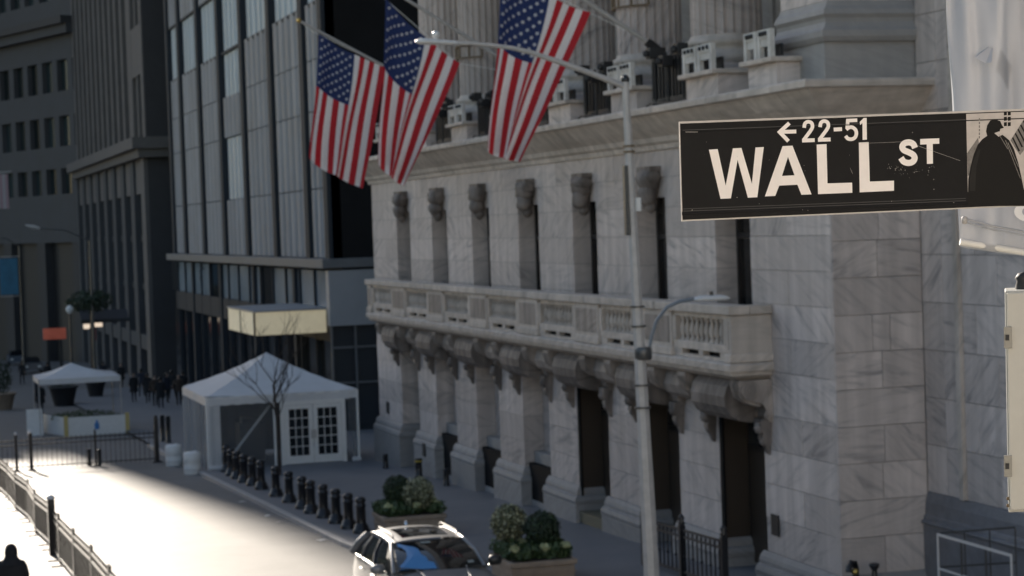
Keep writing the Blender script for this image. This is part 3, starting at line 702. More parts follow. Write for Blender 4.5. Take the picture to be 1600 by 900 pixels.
# low posts: pair in the street, posts by the building
def small_post(px, py, h, r_, lab, base=False, top=None):
    g = gnd(px, py); mb = MB(); z = gz(g.y)+(.13 if g.x > 11.4 else 0)
    t = thing('street_post', lab, 'post', (g.x, g.y, z))
    MB().lathe((g.x, g.y, z), [(r_*1.5 if base else r_*1.15,0),(r_*1.5 if base else r_*1.15,.08),(r_,.1),(r_,h-.08),(r_*1.1,h-.06),(r_*.9,h-.01),(0,h)], 12).build('post_tube', BLACK_IRON, t)
    MB().lathe((g.x, g.y, z+h*.8), [(r_*1.06,0),(r_*1.06,.06)], 12).build('band', top or BLACK_MATTE, t)
small_post(140, 728, .72, .07, 'short black post in the street before the cross fence, left of the pair')
small_post(156, 728, .72, .07, 'short black post in the street before the cross fence, right of the pair')
for x_, y_, lab in ((255,694,'tall black bollard left of the tent, nearer the fence post'),(264,696,'tall black bollard touching the left side of the tent')): small_post(x_, y_, 1.25, .11, lab)
small_post(603, 737, .55, .1, 'low black post at the foot of the far end pier')
small_post(655, 752, .7, .13, 'low black and yellow post at the foot of the second pier', top=mat('yellow_paint', (.45,.33,.05), .5))
small_post(698, 765, .6, .1, 'low black hooded post before the third pier')

# ---- cross fence closing the street
def cross_fence():
    pL, pR = gnd(-30, 728), gnd(246, 722)
    y0 = 89.0; xs = {25: gnd(25,729), 48: gnd(48,733), 149: gnd(149,730), 245: gnd(245,726)}
    t = thing('cross_fence', 'black picket fence closing off the street before the small canopy', 'fence', (7.9, y0, gz(y0)))
    X0, X1 = aty(-40, 700, y0).x, aty(245, 700, y0).x
    z = gz(y0); H = 1.32
    for k, zz in enumerate((.16, H-.26, H-.08)): MB().bar((X0, y0, z+zz), (X1, y0, z+zz), .035, .045).build('rail', BLACK_IRON, t)
    bar_m = MB().box(-.011,.011,-.011,.011,0,H).mesh('bar', BLACK_IRON)
    x = X0+.1
    while x < X1: piece('bar', bar_m, t, (x, y0, z+.04)); x += .2
    for px, r_, h in ((25,.06,1.5),(48,.075,1.55),(149,.045,1.4),(245,.085,1.85)):
        x = aty(px, 700, y0).x
        po = MB().box(x-r_, x+r_, y0-r_-.02, y0+r_, z, z+h).build('post', BLACK_IRON, t, bevel=.01)
        MB().lathe((x, y0, z+h), [(r_*.9,0),(r_*1.1,.03),(r_*.8,.1),(0,.14)], 10).build('post_cap', STEEL if px < 100 else BLACK_IRON, po)
        MB().box(x-r_*2.2, x+r_*2.2, y0-r_*2.2, y0+r_*2.2, z, z+.05).build('foot', BLACK_IRON, po)
cross_fence()
# ---- line of barrier panels along the left
def barrier_panel(i, ya, yb, xa, xb):
    lab = 'black steel barrier panel in the left line, '
    where = ['nearest the camera at the bottom edge', 'second from the bottom edge', 'third from the bottom edge', 'fourth from the bottom edge', 'fifth from the bottom, by the thick post', 'sixth from the bottom edge', 'seventh from the bottom edge', 'eighth from the bottom edge', 'ninth from the bottom edge', 'tenth from the bottom edge','eleventh from the bottom edge','farthest, touching the cross fence'][i]
    t = thing('barrier_panel', lab+where, 'barrier', ((xa+xb)/2, (ya+yb)/2, gz((ya+yb)/2)), 'barrier panels along the left fence line')
    A, B = V(xa, ya, gz(ya)), V(xb, yb, gz(yb)); U = V(0,0,1)
    for zz in (.15, .98, 1.16): MB().bar(A+U*zz, B+U*zz, .05, .05).build('rail', GUNMETAL, t)
    n = 20; mb = MB()
    for k in range(1, n):
        p = A.lerp(B, k/n); mb.bar(p+U*.12, p+U*1.26, .022, .022)
    tag(mb.build('bars', BLACK_IRON, t), kind='stuff')
    for p in (A, B):
        k = .05
        MB().box(p.x-k*.6, p.x+k*.6, p.y-k*.6+(.05 if p is A else -.05), p.y+k*.6+(.05 if p is A else -.05), p.z, p.z+1.34).build('post', BLACK_IRON, t)
    for p in (A.lerp(B,.15), A.lerp(B,.85)): MB().box(p.x-.3, p.x+.3, p.y-.04, p.y+.04, p.z, p.z+.035).build('foot', GUNMETAL, t)
GUNMETAL = mat('gunmetal', (.10,.10,.10), .35, metal=.6)
N = 12; ys = [41.5+3.9*k for k in range(N+1)]
wob = [4.35,4.32,4.3,4.22,4.16,4.2,4.05,4.1,3.92,3.88,3.75,3.8,3.7]
for i in range(N): barrier_panel(i, ys[i]+.06, ys[i+1]-.06, wob[i], wob[i+1])
tp = thing('thick_fence_post', 'thick black post standing in the left fence line', 'post', (4.12, 59.2, gz(59.2)))
MB().box(4.02, 4.22, 59.08, 59.28, gz(59.2), gz(59.2)+1.55).build('post_shaft', BLACK_IRON, tp, bevel=.015); MB().lathe((4.12,59.18,gz(59.2)+1.55), [(.12,0),(.13,.03),(.06,.1),(0,.12)], 10).build('post_cap', STEEL, tp)

# ---- big white frame tent
SIDE_VINYL = clear('side_vinyl', (.7,.72,.74), .4)
def big_tent():
    x0, x1, y0, y1 = 11.75, 17.7, 81.7, 88.3
    g = gz(y0)+.13; t = thing('white_frame_tent', 'large white peaked tent with clear walls and french doors beside the bollards', 'tent', ((x0+x1)/2, (y0+y1)/2, g))
    ez = g+2.85; ap = aty(410, 551, (y0+y1)/2); A = V((x0+x1)/2, (y0+y1)/2, ap.z)
    # sagging roof panels
    corners = [V(x0,y0,ez), V(x1,y0,ez), V(x1,y1,ez), V(x0,y1,ez)]
    for i in range(4):
        a, b = corners[i], corners[(i+1)%4]; n = 10; vv = []
        for r_ in range(n+1):
            s_ = r_/n
            for q in range(n+1):
                p = a.lerp(b, q/n).lerp(A, s_); sag = .11*math.sin(math.pi*s_)**.9 + .05*math.sin(math.pi*q/n)*(1-s_)
                p.z -= sag + .012*math.sin(q*5+r_*3); vv.append(p)
        m = n+1
        MB().add(vv, [(r_*m+q, r_*m+q+1, (r_+1)*m+q+1, (r_+1)*m+q) for r_ in range(n) for q in range(n)], 0, True).build('roof_panel', WHITE_VINYL, t)
    for i in range(4):        # valance, wavy lower hem
        a, b = corners[i], corners[(i+1)%4]; n = 30; vv = []
        out = (((a+b)/2)-V(A.x,A.y,ez)); out.z = 0; out.normalize()
        for q in range(n+1):
            p = a.lerp(b, q/n)+out*(.03+.02*math.sin(q*1.9)); vv += [p+V(0,0,-.02), p+V(0,0,-.36-.02*math.sin(q*2.3))]
        MB().add(vv, [(2*q, 2*q+2, 2*q+3, 2*q+1) for q in range(n)], 0, True).build('valance', WHITE_VINYL, t)
    for p in corners + [V((x0+x1)/2-.35,y0,ez), V(x0,(y0+y1)/2,ez)]:
        MB().tube([(p.x, p.y, g), (p.x, p.y, ez-.05)], .05, 8).build('leg', WHITE_PAINT, t)
    for a, b in zip(corners, corners[1:]+corners[:1]): MB().tube([a+V(0,0,-.08), b+V(0,0,-.08)], .04, 6).build('eave_rail', WHITE_PAINT, t)
    MB().tube([(x0+.6, y0+.5, g), (x0+2.9, y0+.9, ez-.2)], .05, 8).build('brace', WHITE_PAINT, t)
    # walls: clear vinyl drops
    def wall(p, q, name='clear_wall', m=CLEAR_VINYL, amp=.035):
        n = 24; vv = []
        d = (q-p); nn = V(d.y, -d.x, 0).normalized()
        for k in range(n+1):
            c = p.lerp(q, k/n)+nn*amp*math.sin(k*1.7)
            vv += [c+V(0,0,.02), c+V(0,0,2.5)]
        return MB().add(vv, [(2*k, 2*k+2, 2*k+3, 2*k+1) for k in range(n)], 0, True).build(name, m, t)
    P = lambda x, y: V(x, y, g)
    xd0, xd1 = x0+2.85, x0+5.45
    wall(P(x0+.08,y0), P(xd0-.06,y0)); wall(P(xd1+.1,y0), P(x1-.05,y0)); wall(P(x0,y1), P(x0,y0+.08), 'side_wall', SIDE_VINYL, amp=.09); wall(P(x0+.02,y0-.03), P(x0+.5,y0-.03), 'tied_drape', WHITE_VINYL, .05); wall(P(x1,y0), P(x1,y1))
    wall(P(x0,y1), P(x1,y1), 'back_wall'); wall(P(x0+.3,y1-.5), P(x1-.3,y1-.5), 'dark_backdrop', CLOTH_BLACK)  # black sheet added at the back to darken the tent interior
    # bunched white skirts at the base
    for a, b in (((x0-.05,y0-.1),(x0+.7,y0-.1)), ((xd1+.2,y0-.12),(x1+.05,y0-.1))):
        MB().box(a[0], b[0], a[1]-.12, a[1]+.12, g, g+.16).build('wall_skirt', WHITE_VINYL, t, bevel=.05)
    wall(P(xd1+.35,y0+.25), P(x1-.1,y0+.25), 'rolled_curtain', WHITE_VINYL, .05).scale.z = .45
    # doors
    fr = thing_child('door_frame_unit', t)
    D = lambda xa, xb, za, zb, nm, m, par, yo=0, th=.06: MB().box(xa, xb, y0-.05-yo, y0-.05-yo+th, g+za, g+zb).build(nm, m, par)
    D(xd0, xd0+.16, 0, 2.5, 'jamb', WHITE_PAINT, t); D(xd1-.16, xd1, 0, 2.5, 'jamb', WHITE_PAINT, t); D(xd0+.16, xd1-.16, 2.34, 2.5, 'head', WHITE_PAINT, t)
    mid = (xd0+xd1)/2
    for a, b in ((xd0+.17, mid-.01), (mid+.01, xd1-.17)):
        dm = MB(); y_ = y0-.04
        def q(xa, xb, za, zb, dm=dm): dm.box(xa, xb, y_, y_+.045, g+za, g+zb)
        q(a, a+.17, .03, 2.33); q(b-.17, b, .03, 2.33); q(a+.17, b-.17, .03, .34); q(a+.17, b-.17, 2.18, 2.33)
        do = dm.build('door', WHITE_PAINT, t)
        nx, nz = 3, 5; wx, wz = (b-a-.34)/nx, 1.84/nz
        for i in range(nx):
            for j in range(nz):
                MB().box(a+.17+i*wx+.015, a+.17+(i+1)*wx-.015, y_+.018, y_+.026, g+.34+j*wz+.015, g+.34+(j+1)*wz-.015).build('pane', DARK_GLASS, do)
        mu = MB()
        for i in range(1, nx): mu.box(a+.17+i*wx-.013, a+.17+i*wx+.013, y_+.004, y_+.04, g+.34, g+2.18)
        for j in range(1, nz): mu.box(a+.17, b-.17, y_+.008, y_+.036, g+.34+j*wz-.013, g+.34+j*wz+.013)
        mu.build('muntins', WHITE_PAINT, do)
    MB().box(mid-.1, mid+.1, y0-.09, y0-.045, g+1.0, g+1.35).build('lock_plate', GALV, t)
    # dark kit inside
    k = tag(MB().box(x0+1.6, x0+2.6, y0+2.2, y0+3.4, g, g+1.5).box(x0+1.75, x0+2.45, y0+2.4, y0+3.2, g+1.5, g+1.7).build('screening_machine', BLACK_MATTE), 'dark bulky machine standing inside the tent behind the clear wall', 'machine')
def thing_child(n, t): return None
big_tent()
# ---- white ballast blocks by the tent
for (px, py, lab) in ((272,728,'white water ballast barrel at the back left corner of the tent'),(301,741,'white water ballast barrel at the front left corner of the tent')):
    g = gnd(px, py); z = gz(g.y); r_ = .33
    t = thing('ballast_barrel', lab, 'barrel', (g.x, g.y, z))
    MB().lathe((g.x,g.y,z), [(r_*.95,0),(r_,.04),(r_,.38),(r_*.94,.41),(r_,.44),(r_,.82),(r_*.9,.86),(0,.88)], 18).build('drum', WHITE_PAINT, t)
    MB().lathe((g.x+.12,g.y-.05,z+.87), [(.07,0),(.07,.04),(0,.05)], 10).build('lid', WHITE_PAINT, t)
    MB().tube([(g.x+(r_+.005)*math.cos(a), g.y+(r_+.005)*math.sin(a), z+.2) for a in [R(q*20) for q in range(19)]], .012, 5).build('strap', GALV, t)
# ---- popup canopy with planter box
def canopy():
    y0 = 110.0; L, Rr = aty(60, 590, y0), aty(188, 590, y0); g = gz(y0)
    x0, x1 = L.x, Rr.x; y1 = y0+4.2
    t = thing('popup_canopy', 'small white pop-up canopy over the boxed planter in the street', 'canopy', ((x0+x1)/2, y0+2.1, g))
    ez = (L.z+Rr.z)/2; A = V((x0+x1)/2-.25, y0+2.1, aty(122, 566, y0+2.1).z)
    c = [V(x0,y0,ez), V(x1,y0,ez), V(x1,y1,ez), V(x0,y1,ez)]
    for i in range(4):
        a, b = c[i], c[(i+1)%4]; n = 6; vv = []
        for r_ in range(n+1):
            for q in range(n+1):
                p = a.lerp(b, q/n).lerp(A, r_/n); p.z -= .1*math.sin(math.pi*r_/n); vv.append(p)
        m = n+1
        MB().add(vv, [(r_*m+q, r_*m+q+1, (r_+1)*m+q+1, (r_+1)*m+q) for r_ in range(n) for q in range(n)], 0, True).build('roof_panel', WHITE_VINYL, t)
        MB().add([a, b, b-V(0,0,.28), a-V(0,0,.28)], [(0,1,2,3)]).build('valance', WHITE_VINYL, t)
    for p in c: MB().tube([(p.x,p.y,g),(p.x,p.y,ez)], .035, 6).build('leg', GALV, t)
canopy()
def planter_box():
    y0 = 109.2; xa, xb, xc = aty(75,660,y0).x, aty(103,660,y0).x, aty(199,660,y0).x; g = gz(y0)
    t = thing('boxed_planter', 'long white boarded planter with yellow posts and green hedge under the canopy', 'planter', ((xb+xc)/2, y0+1.5, g))
    MB().box(xb, xc, y0, y0+.08, g, g+.95).build('front_board', WHITE_PAINT, t)
    MB().hexa([(xb,y0+.04,g),(xb,y0+.1,g),(xa,y0+3,g),(xa,y0+2.94,g),(xb,y0+.04,g+.95),(xb,y0+.1,g+.95),(xa,y0+3,g+.95),(xa,y0+2.94,g+.95)]).build('side_board', WHITE_PAINT, t)
    YL = mat('yellow_board', (.55,.42,.16), .6)
    for x in (xb, xc): MB().box(x-.1, x+.1, y0-.06, y0+.16, g, g+1.03).build('corner_post', YL, t)
    MB().lathe(((xb+xc)/2, y0-.012, g+.28), [(.11,0),(.12,.05),(.12,.28),(.05,.36),(.05,.46),(0,.47)], 10, sy=.1).build('blue_bottle_mark', mat('blue_mark', (.03,.2,.5), .5), t)
    foliage(V((xa+xc)/2, y0+1.7, g+.85), (xc-xa)/2-.1, 1.2, .32, 900, .13, LEAF_MID, 'hedge', t)
def foliage(c, rx, ry, rz, n, sz, m, name, parent, rz0=None, shell=.55):
    mb = MB()
    for _ in range(n):
        while True:
            u = V(random.gauss(0,1), random.gauss(0,1), random.gauss(0,1)).normalized(); break
        rr = (random.uniform(shell**3, 1.0))**(1/3)*random.uniform(.93,1.05)
        p = Vector(c)+V(u.x*rx*rr, u.y*ry*rr, u.z*rz*rr)
        nn = (u+V(random.uniform(-.8,.8),random.uniform(-.8,.8),random.uniform(-.8,.8))).normalized()
        a = nn.cross(V(random.random(),random.random(),random.random()-.5)).normalized(); b = nn.cross(a)
        s_ = sz*random.uniform(.6,1.2)
        mb.add([p-a*s_*.5, p+b*s_*.32+nn*s_*.1, p+a*s_*.5, p-b*s_*.32+nn*s_*.1], [(0,1,2,3)])
    return mb.build(name, m, parent)
planter_box()
# sandwich board
g = gnd(55, 680); t = thing('sandwich_board', 'white folding sandwich board standing left of the boxed planter', 'sign', (g.x, g.y, gz(g.y)))
for s_ in (-1, 1):
    z = gz(g.y); a, b = s_*.35, s_*.05
    MB().hexa([(g.x-.4,g.y+a,z),(g.x+.4,g.y+a,z),(g.x+.4,g.y+a+.03,z),(g.x-.4,g.y+a+.03,z),(g.x-.4,g.y+b,z+1.35),(g.x+.4,g.y+b,z+1.35),(g.x+.4,g.y+b+.03,z+1.35),(g.x-.4,g.y+b+.03,z+1.35)]).build('board', WHITE_PAINT, t)
# ---- pots
def pot(px, py, h, r_, lab, shrub=None):
    g = gnd(px, py); z = gz(g.y)
    t = thing('street_planter', lab, 'planter', (g.x, g.y, z))
    MB().lathe((g.x,g.y,z), [(r_*.6,0),(r_*.65,.05),(r_*.95,h-.12),(r_*1.05,h-.1),(r_*1.05,h),(r_*.9,h),(r_*.88,h-.06),(0,h-.06)], 18).build('pot', TERRACOTTA if shrub else DKSTONE, t)
    if shrub: foliage(V(g.x,g.y,z+h+shrub*.5), r_*.8, r_*.8, shrub*.6, 500, .2, LEAF_DK, 'shrub', t)
    else: foliage(V(g.x,g.y,z+h+.05), r_*.9, r_*.9, .25, 150, .16, LEAF_DK, 'plants', t)
pot(6, 640, 1.1, .8, 'stone planter with a dark cone shrub at the left edge', 2.0)
pot(100, 634, 1.3, .95, 'big dark round planter behind the canopy, left one'); pot(150, 622, 1.2, .7, 'dark round planter behind the canopy, right one')

# ---- bare street tree by the tent
def bare_tree(base, H, name, lab):
    t = thing(name, lab, 'tree', base)
    tr = MB(); rnd = random.Random(4)
    b = Vector(base)
    tr.tube([b, b+V(.02,0,1.2), b+V(-.03,.02,2.4), b+V(-.1,0,3.4)], [.075,.06,.05,.042], 8); tr.build('trunk', BARK, t)
    br = MB()
    def grow(p, d, L, r_, lev):
        pts = [p]; q = p
        for k in range(3):
            d = (d+V(rnd.uniform(-.16,.16), rnd.uniform(-.16,.16), .05)).normalized(); q = q+d*L/3; pts.append(q)
        br.tube(pts, [r_, r_*.85, r_*.72, r_*.55], 5 if lev < 2 else 4, cap=False)
        if lev >= 4: return
        for k in range(3 if lev < 2 else 2):
            a = rnd.uniform(0, 6.28); sp = rnd.uniform(.35,.8)
            nd = (d+V(math.cos(a)*sp, math.sin(a)*sp, rnd.uniform(-.05,.25))).normalized()
            grow(pts[rnd.choice((2,3,3))], nd, L*rnd.uniform(.6,.8), r_*.58, lev+1)
    for z, n in ((1.9,2),(2.4,3),(2.9,3),(3.4,3)):
        for k in range(n):
            a = rnd.uniform(0, 6.28)
            grow(b+V(-.03*z/2,0,z), V(math.cos(a)*.7, math.sin(a)*.7, .75).normalized(), 1.15*rnd.uniform(.8,1.15), .026, 1)
    br.build('branches', BARK, t)
    return t
g = gnd(437, 748); bare_tree((g.x, g.y, gz(g.y)+.13), 5, 'bare_tree', 'slender leafless young tree in front of the white tent')

# ---- planters with clipped shrubs
def shrub_planter(cx, cy, wx, wy, lab, balls, rz=0, h=.62):
    z = gz(cy)+.13
    t = thing('shrub_planter', lab, 'planter', (cx, cy, z), 'tan planters with clipped shrubs')
    b = MB().box(cx-wx/2, cx+wx/2, cy-wy/2, cy+wy/2, z, z+h-.12).build('box', TERRACOTTA, t, bevel=.02)
    MB().box(cx-wx/2-.05, cx+wx/2+.05, cy-wy/2-.05, cy+wy/2+.05, z+h-.118, z+h).build('rim', TERRACOTTA, t, bevel=.02)
    MB().box(cx-wx/2-.025, cx+wx/2+.025, cy-wy/2-.025, cy+wy/2+.025, z+h*.42, z+h*.47).build('groove_band', TERRACOTTA, b)
    MB().box(cx-wx/2+.06, cx+wx/2-.06, cy-wy/2+.06, cy+wy/2-.06, z+h, z+h+.02).build('soil', SOIL, t)
    for (dx, dy, r_, zc, m) in balls:
        MB().tube([(cx+dx,cy+dy,z+h),(cx+dx,cy+dy,z+h+zc)], .04, 6).build('stem', BARK, t)
        cs = foliage(V(cx+dx, cy+dy, z+h+zc), r_, r_*.97, r_*1.04, 2600 if m is LEAF_DK else 1900, .085, m, 'clipped_shrub', t, shell=.6)
        foliage(V(cx+dx, cy+dy, z+h+zc), r_*1.06, r_*1.02, r_*1.08, 110 if m is LEAF_DK else 420, .085, LEAF_MID if m is LEAF_DK else LEAF_PALE, 'sprigs', cs, shell=.85)['kind'] = 'stuff'
    for q in range(34):
        dx, dy = random.uniform(-wx/2+.05, wx/2-.05), random.uniform(-wy/2+.05, wy/2-.05)
        foliage(V(cx+dx, cy+dy, z+h+.16), .24, .24, .2, 70, .16, LEAF_MID, 'low_greens', t, shell=.3)
    for dx, dy in ((-.42,-.4),(.05,-.45),(.4,-.38),(-.1,.2),(.44,.1)):
        foliage(V(cx+dx*wx, cy+dy*wy, z+h+.3), .12, .12, .07, 60, .11, FLOWER, 'cream_cabbage', t, shell=.2)
shrub_planter(13.8, 57.4, 1.7, 1.4, 'tan planter with dark and grey clipped shrubs behind the car roof', [(-.25,.25,.42,.62,LEAF_DK),(.22,-.3,.44,.56,LEAF_GREY)], h=.5)
shrub_planter(14.1, 46.6, 1.5, 1.7, 'tan planter with grey and dark clipped shrubs right of the car', [(-.38,.55,.43,.72,LEAF_GREY),(.2,-.2,.43,.62,LEAF_DK)], h=.5)
# ---- iron stair railing
def iron_rail():
    xa, ya, yb = 17.0, 42.0, 47.0
    t = thing('iron_stair_railing', 'black ornate iron railing round the steps below the balcony end', 'railing', (xa, (ya+yb)/2, gz(44.5)+.13))
    runs = [((xa,ya),(xa,yb))]
    for (p, q) in runs:
        A, B = V(p[0],p[1],gz(p[1])+.13), V(q[0],q[1],gz(q[1])+.13); U = V(0,0,1)
        for z in (.15,.95,1.1): MB().bar(A+U*z, B+U*z, .05, .05).build('rail', BLACK_IRON, t)
        n = int((B-A).length/.26)
        for k in range(1, n):
            c = A.lerp(B, k/n); MB().bar(c+U*.1, c+U*1.1, .03, .03).build('bar', BLACK_IRON, t)
            if k % 2: MB().lathe((c.x,c.y,c.z+.5), [(0,-.05),(.05,0),(0,.05)], 6).build('boss', BLACK_IRON, t)
        for k in range(3 if (B-A).length > 3 else 2):
            c = A.lerp(B, k/2 if (B-A).length > 3 else k)
            if k == 0 and p == (xa,ya) and q[1] == ya: continue
            o = MB().box(c.x-.07, c.x+.07, c.y-.07, c.y+.07, c.z, c.z+1.22).build('newel', BLACK_IRON, t, bevel=.01)
            MB().lathe((c.x,c.y,c.z+1.22), [(.06,0),(.09,.04),(.05,.08),(.08,.15),(.04,.22),(0,.24)], 10).build('finial', BLACK_IRON, o)
iron_rail()
# ---- standpipe connections
for (px, py, lab, brass) in ((1332, 880, 'black bent standpipe with brass cap at the pier foot', True), (1366, 884, 'black upright standpipe with flared top at the pier foot', False)):
    p = aty(px, py, 38.7); z = gz(38.7)+.13
    t = thing('standpipe', lab, 'standpipe', (p.x, p.y, z))
    if brass:
        MB().tube([(p.x+.07,p.y,z),(p.x+.07,p.y,p.z-.1),(p.x+.04,p.y,p.z),(p.x-.05,p.y-.04,p.z+.02),(p.x-.12,p.y-.08,p.z-.06),(p.x-.14,p.y-.1,p.z-.16)], .065, 10).build('pipe', BLACK_IRON, t)
        MB().lathe((p.x,p.y-.12,p.z-.16), [(0,-.05),(.07,-.04),(.08,.02),(.05,.06),(0,.07)], 10).build('brass_cap', BRASS, t)
    else:
        MB().lathe((p.x,p.y,z), [(.06,0),(.06,p.z-z-.12),(.05,p.z-z-.1),(.11,p.z-z),(.11,p.z-z+.04),(.04,p.z-z+.06),(0,p.z-z+.06)], 12).build('pipe', BLACK_IRON, t)
        MB().lathe((p.x,p.y,z), [(.1,0),(.1,.05),(0,.06)], 12).build('flange', BLACK_IRON, t)
# ---- steel ramp rails at the right
def ramp_rail():
    t = thing('steel_ramp_railing', 'bright steel tube railing standing before the dark granite wall base', 'railing', (19.9, 36.5, gz(36.5)+.13))
    A, B = atx(1465, 835, 19.3), atx(1580, 868, 19.3); C_, D_ = aty(1475,832,B.y+2.6), None
    z0 = lambda y: gz(y)+.13
    MB().bar(A, B, .04, .045).build('top_rail', STEEL, t); 
    lo = V(0,0,-.66); MB().bar(A+lo, B+lo, .03, .035).build('mid_rail', STEEL, t)
    for k in range(4):
        p = A.lerp(B, k/3); MB().tube([(p.x,p.y,z0(p.y)),p], .022, 8).build('post', STEEL if k in (0,3) else GUNMETAL, t)
    A2, B2 = A+V(.05,.0,.02), atx(1586, 824, 20.1)
    MB().bar(A2, B2, .03, .04).build('back_rail', GUNMETAL, t); MB().bar(A2+lo, B2+lo, .03, .04).build('back_mid_rail', GUNMETAL, t)
    for k in range(1, 4):
        p = A2.lerp(B2, k/3); MB().tube([(p.x,p.y,z0(p.y)),p], .016, 6).build('back_post', GUNMETAL, t)
ramp_rail()
# ---- litter / road studs
for i, (px, py) in enumerate(((380,785),(419,806),(439,816),(502,845))):
    g = gnd(px, py); mb = MB(); pts_ = []
    for a in range(7): rr = random.uniform(.06,.15); pts_.append((g.x+rr*math.cos(a*.9)*1.3, g.y+rr*math.sin(a*.9), gz(g.y)+.012+random.uniform(0,.03)))
    c = (g.x, g.y, gz(g.y)+.03)
    mb.add([c]+pts_, [(0, k+1, (k+1)%7+1) for k in range(7)])
    tag(mb.build('paper_scrap', WHITE_PAINT), ['crumpled white scrap on the road by the far kerb','white scrap on the road mid kerb, left of a pair','white scrap on the road mid kerb, right of a pair','white scrap on the road nearest the car'][i], 'litter', 'paper scraps along the kerb')
# ================================================================== FLAGS
def flag(i, py_, base, tip, hoist, lab, lab2, amp, ph):
    Y = py_
    B = aty(*base, Y) if False else atx(*base, FX); B = V(FX+.05, Y, aty(*base, Y).z)
    T = aty(*tip, Y)
    t = thing('flagpole', lab2, 'flagpole', B, 'angled flagpoles on the exchange facade')
    MB().tube([B+(B-T).normalized()*.5, T], [.065,.04], 10).build('pole', GALV, t)
    d = (T-B).normalized()
    MB().lathe(T, [(0,-.09),(.07,-.05),(.09,.0),(.07,.06),(0,.09)], 12).build('gilt_ball', BRASS, t)
    MB().bar(B-d*.1+V(0,0,-.04), B+d*.4, .16, .18).build('socket', BLACK_IRON, t)
    MB().box(B.x-.12, B.x+.1, Y-.16, Y+.16, 9.72, B.z+.05).build('bracket', BLACK_IRON, t)
    c = [aty(*p, Y) for p in hoist]      # S0T0 S1T0 S0T1 S1T1
    NS, NT = 65, 48
    def P(s, tt):
        s2 = s + (amp*tt**.8)*math.sin(2*math.pi*(1.9*s+.25*tt)+ph)*.5*(1-.25*s)
        a = c[0].lerp(c[1], s2); b = c[2].lerp(c[3], s2)
        # sagging hoist and curved fall
        p = a.lerp(b, tt)
        p.z -= .10*math.sin(math.pi*s)*(1-tt) - .05*math.sin(2*math.pi*s+ph)*tt
        p.y += (.08+.2*tt)*math.cos(2*math.pi*(1.9*s+.25*tt)+ph) + .05*math.sin(9*tt+5*s) - .02
        p.x += .05*math.sin(3.2*tt+ph)*tt
        return p
    vv = [P(s/NS, q/NT) for q in range(NT+1) for s in range(NS+1)]
    mb = MB(); m = NS+1
    for q in range(NT):
        for s in range(NS):
            st = s//5; canton = st < 7 and q < NT*.41
            mi = 2 if canton else (0 if st % 2 == 0 else 1)
            mb.f.append((q*m+s, q*m+s+1, (q+1)*m+s+1, (q+1)*m+s)); mb.m.append(mi); mb.sm.append(True)
    mb.v = [tuple(v) for v in vv]
    f = mb.build('flag', [FLAG_RED, FLAG_WHITE, FLAG_BLUE], None)
    tag(f, lab, 'flag', 'striped flags hanging from the facade poles')
    st = MB()
    for r_ in range(9):
        for k in range(6 if r_ % 2 == 0 else 5):
            s0 = (7/13)*(r_+1)/10; t0 = .41*((k+.5 if r_ % 2 == 0 else k+1))/6
            p = P(s0, t0); du = (P(s0+.01,t0)-p).normalized(); dv = (P(s0,t0+.01)-p).normalized(); nn = du.cross(dv).normalized()
            if nn.dot(CAM-p) < 0: nn = -nn
            dv = (dv-du*du.dot(dv)).normalized()
            for side in (.012, -.012):
                q = [p+nn*side+(du*math.cos(a*math.pi/5)+dv*math.sin(a*math.pi/5))*(.062 if a % 2 == 0 else .027) for a in range(10)]
                st.add(q, [tuple(range(10))])
    o = tag(st.build('stars', FLAG_WHITE, f), kind='stuff')
    MB().tube([T-d*.15, T-d*.3+V(0,0,-.1), c[0]], .012, 5).tube([c[0], c[1]], .012, 5).tube([c[1], B+d*.55], .012, 5).build('halyard', WHITE_PAINT, t)
flag(0, 69.2, (706,158), (467,32), [(497,53),(601,104),(485,250),(566,297)], 'striped flag hanging from the leftmost facade pole, least folded of three', 'leftmost pole, gilt ball tip showing before the metal tower', .10, 2.2)
flag(1, 58.6, (868,132), (592,-28), [(601,-2),(717,99),(594,256),(630,294)], 'middle striped flag, bunched into a narrow point at its foot', 'middle pole behind the street lamp arm', .2, 2.6)
flag(2, 49.0, (1033,78), (735,-118), [(782,-48),(921,20),(764,234),(810,257)], 'rightmost and largest striped flag, behind the street lamp arm', 'rightmost pole above the third flag, its foot on the parapet', .14, 2.4)
for o in bpy.data.objects:
    if o.get('category') == 'flagpole':
        o['label'] = {'leftmost': 'pale angled flagpole with gilt ball holding the leftmost flag', 'middle p': 'pale angled flagpole holding the middle flag, crossing behind the lamp head', 'rightmos': 'pale angled flagpole holding the rightmost flag, foot on the parapet'}[o['label'][:8]]

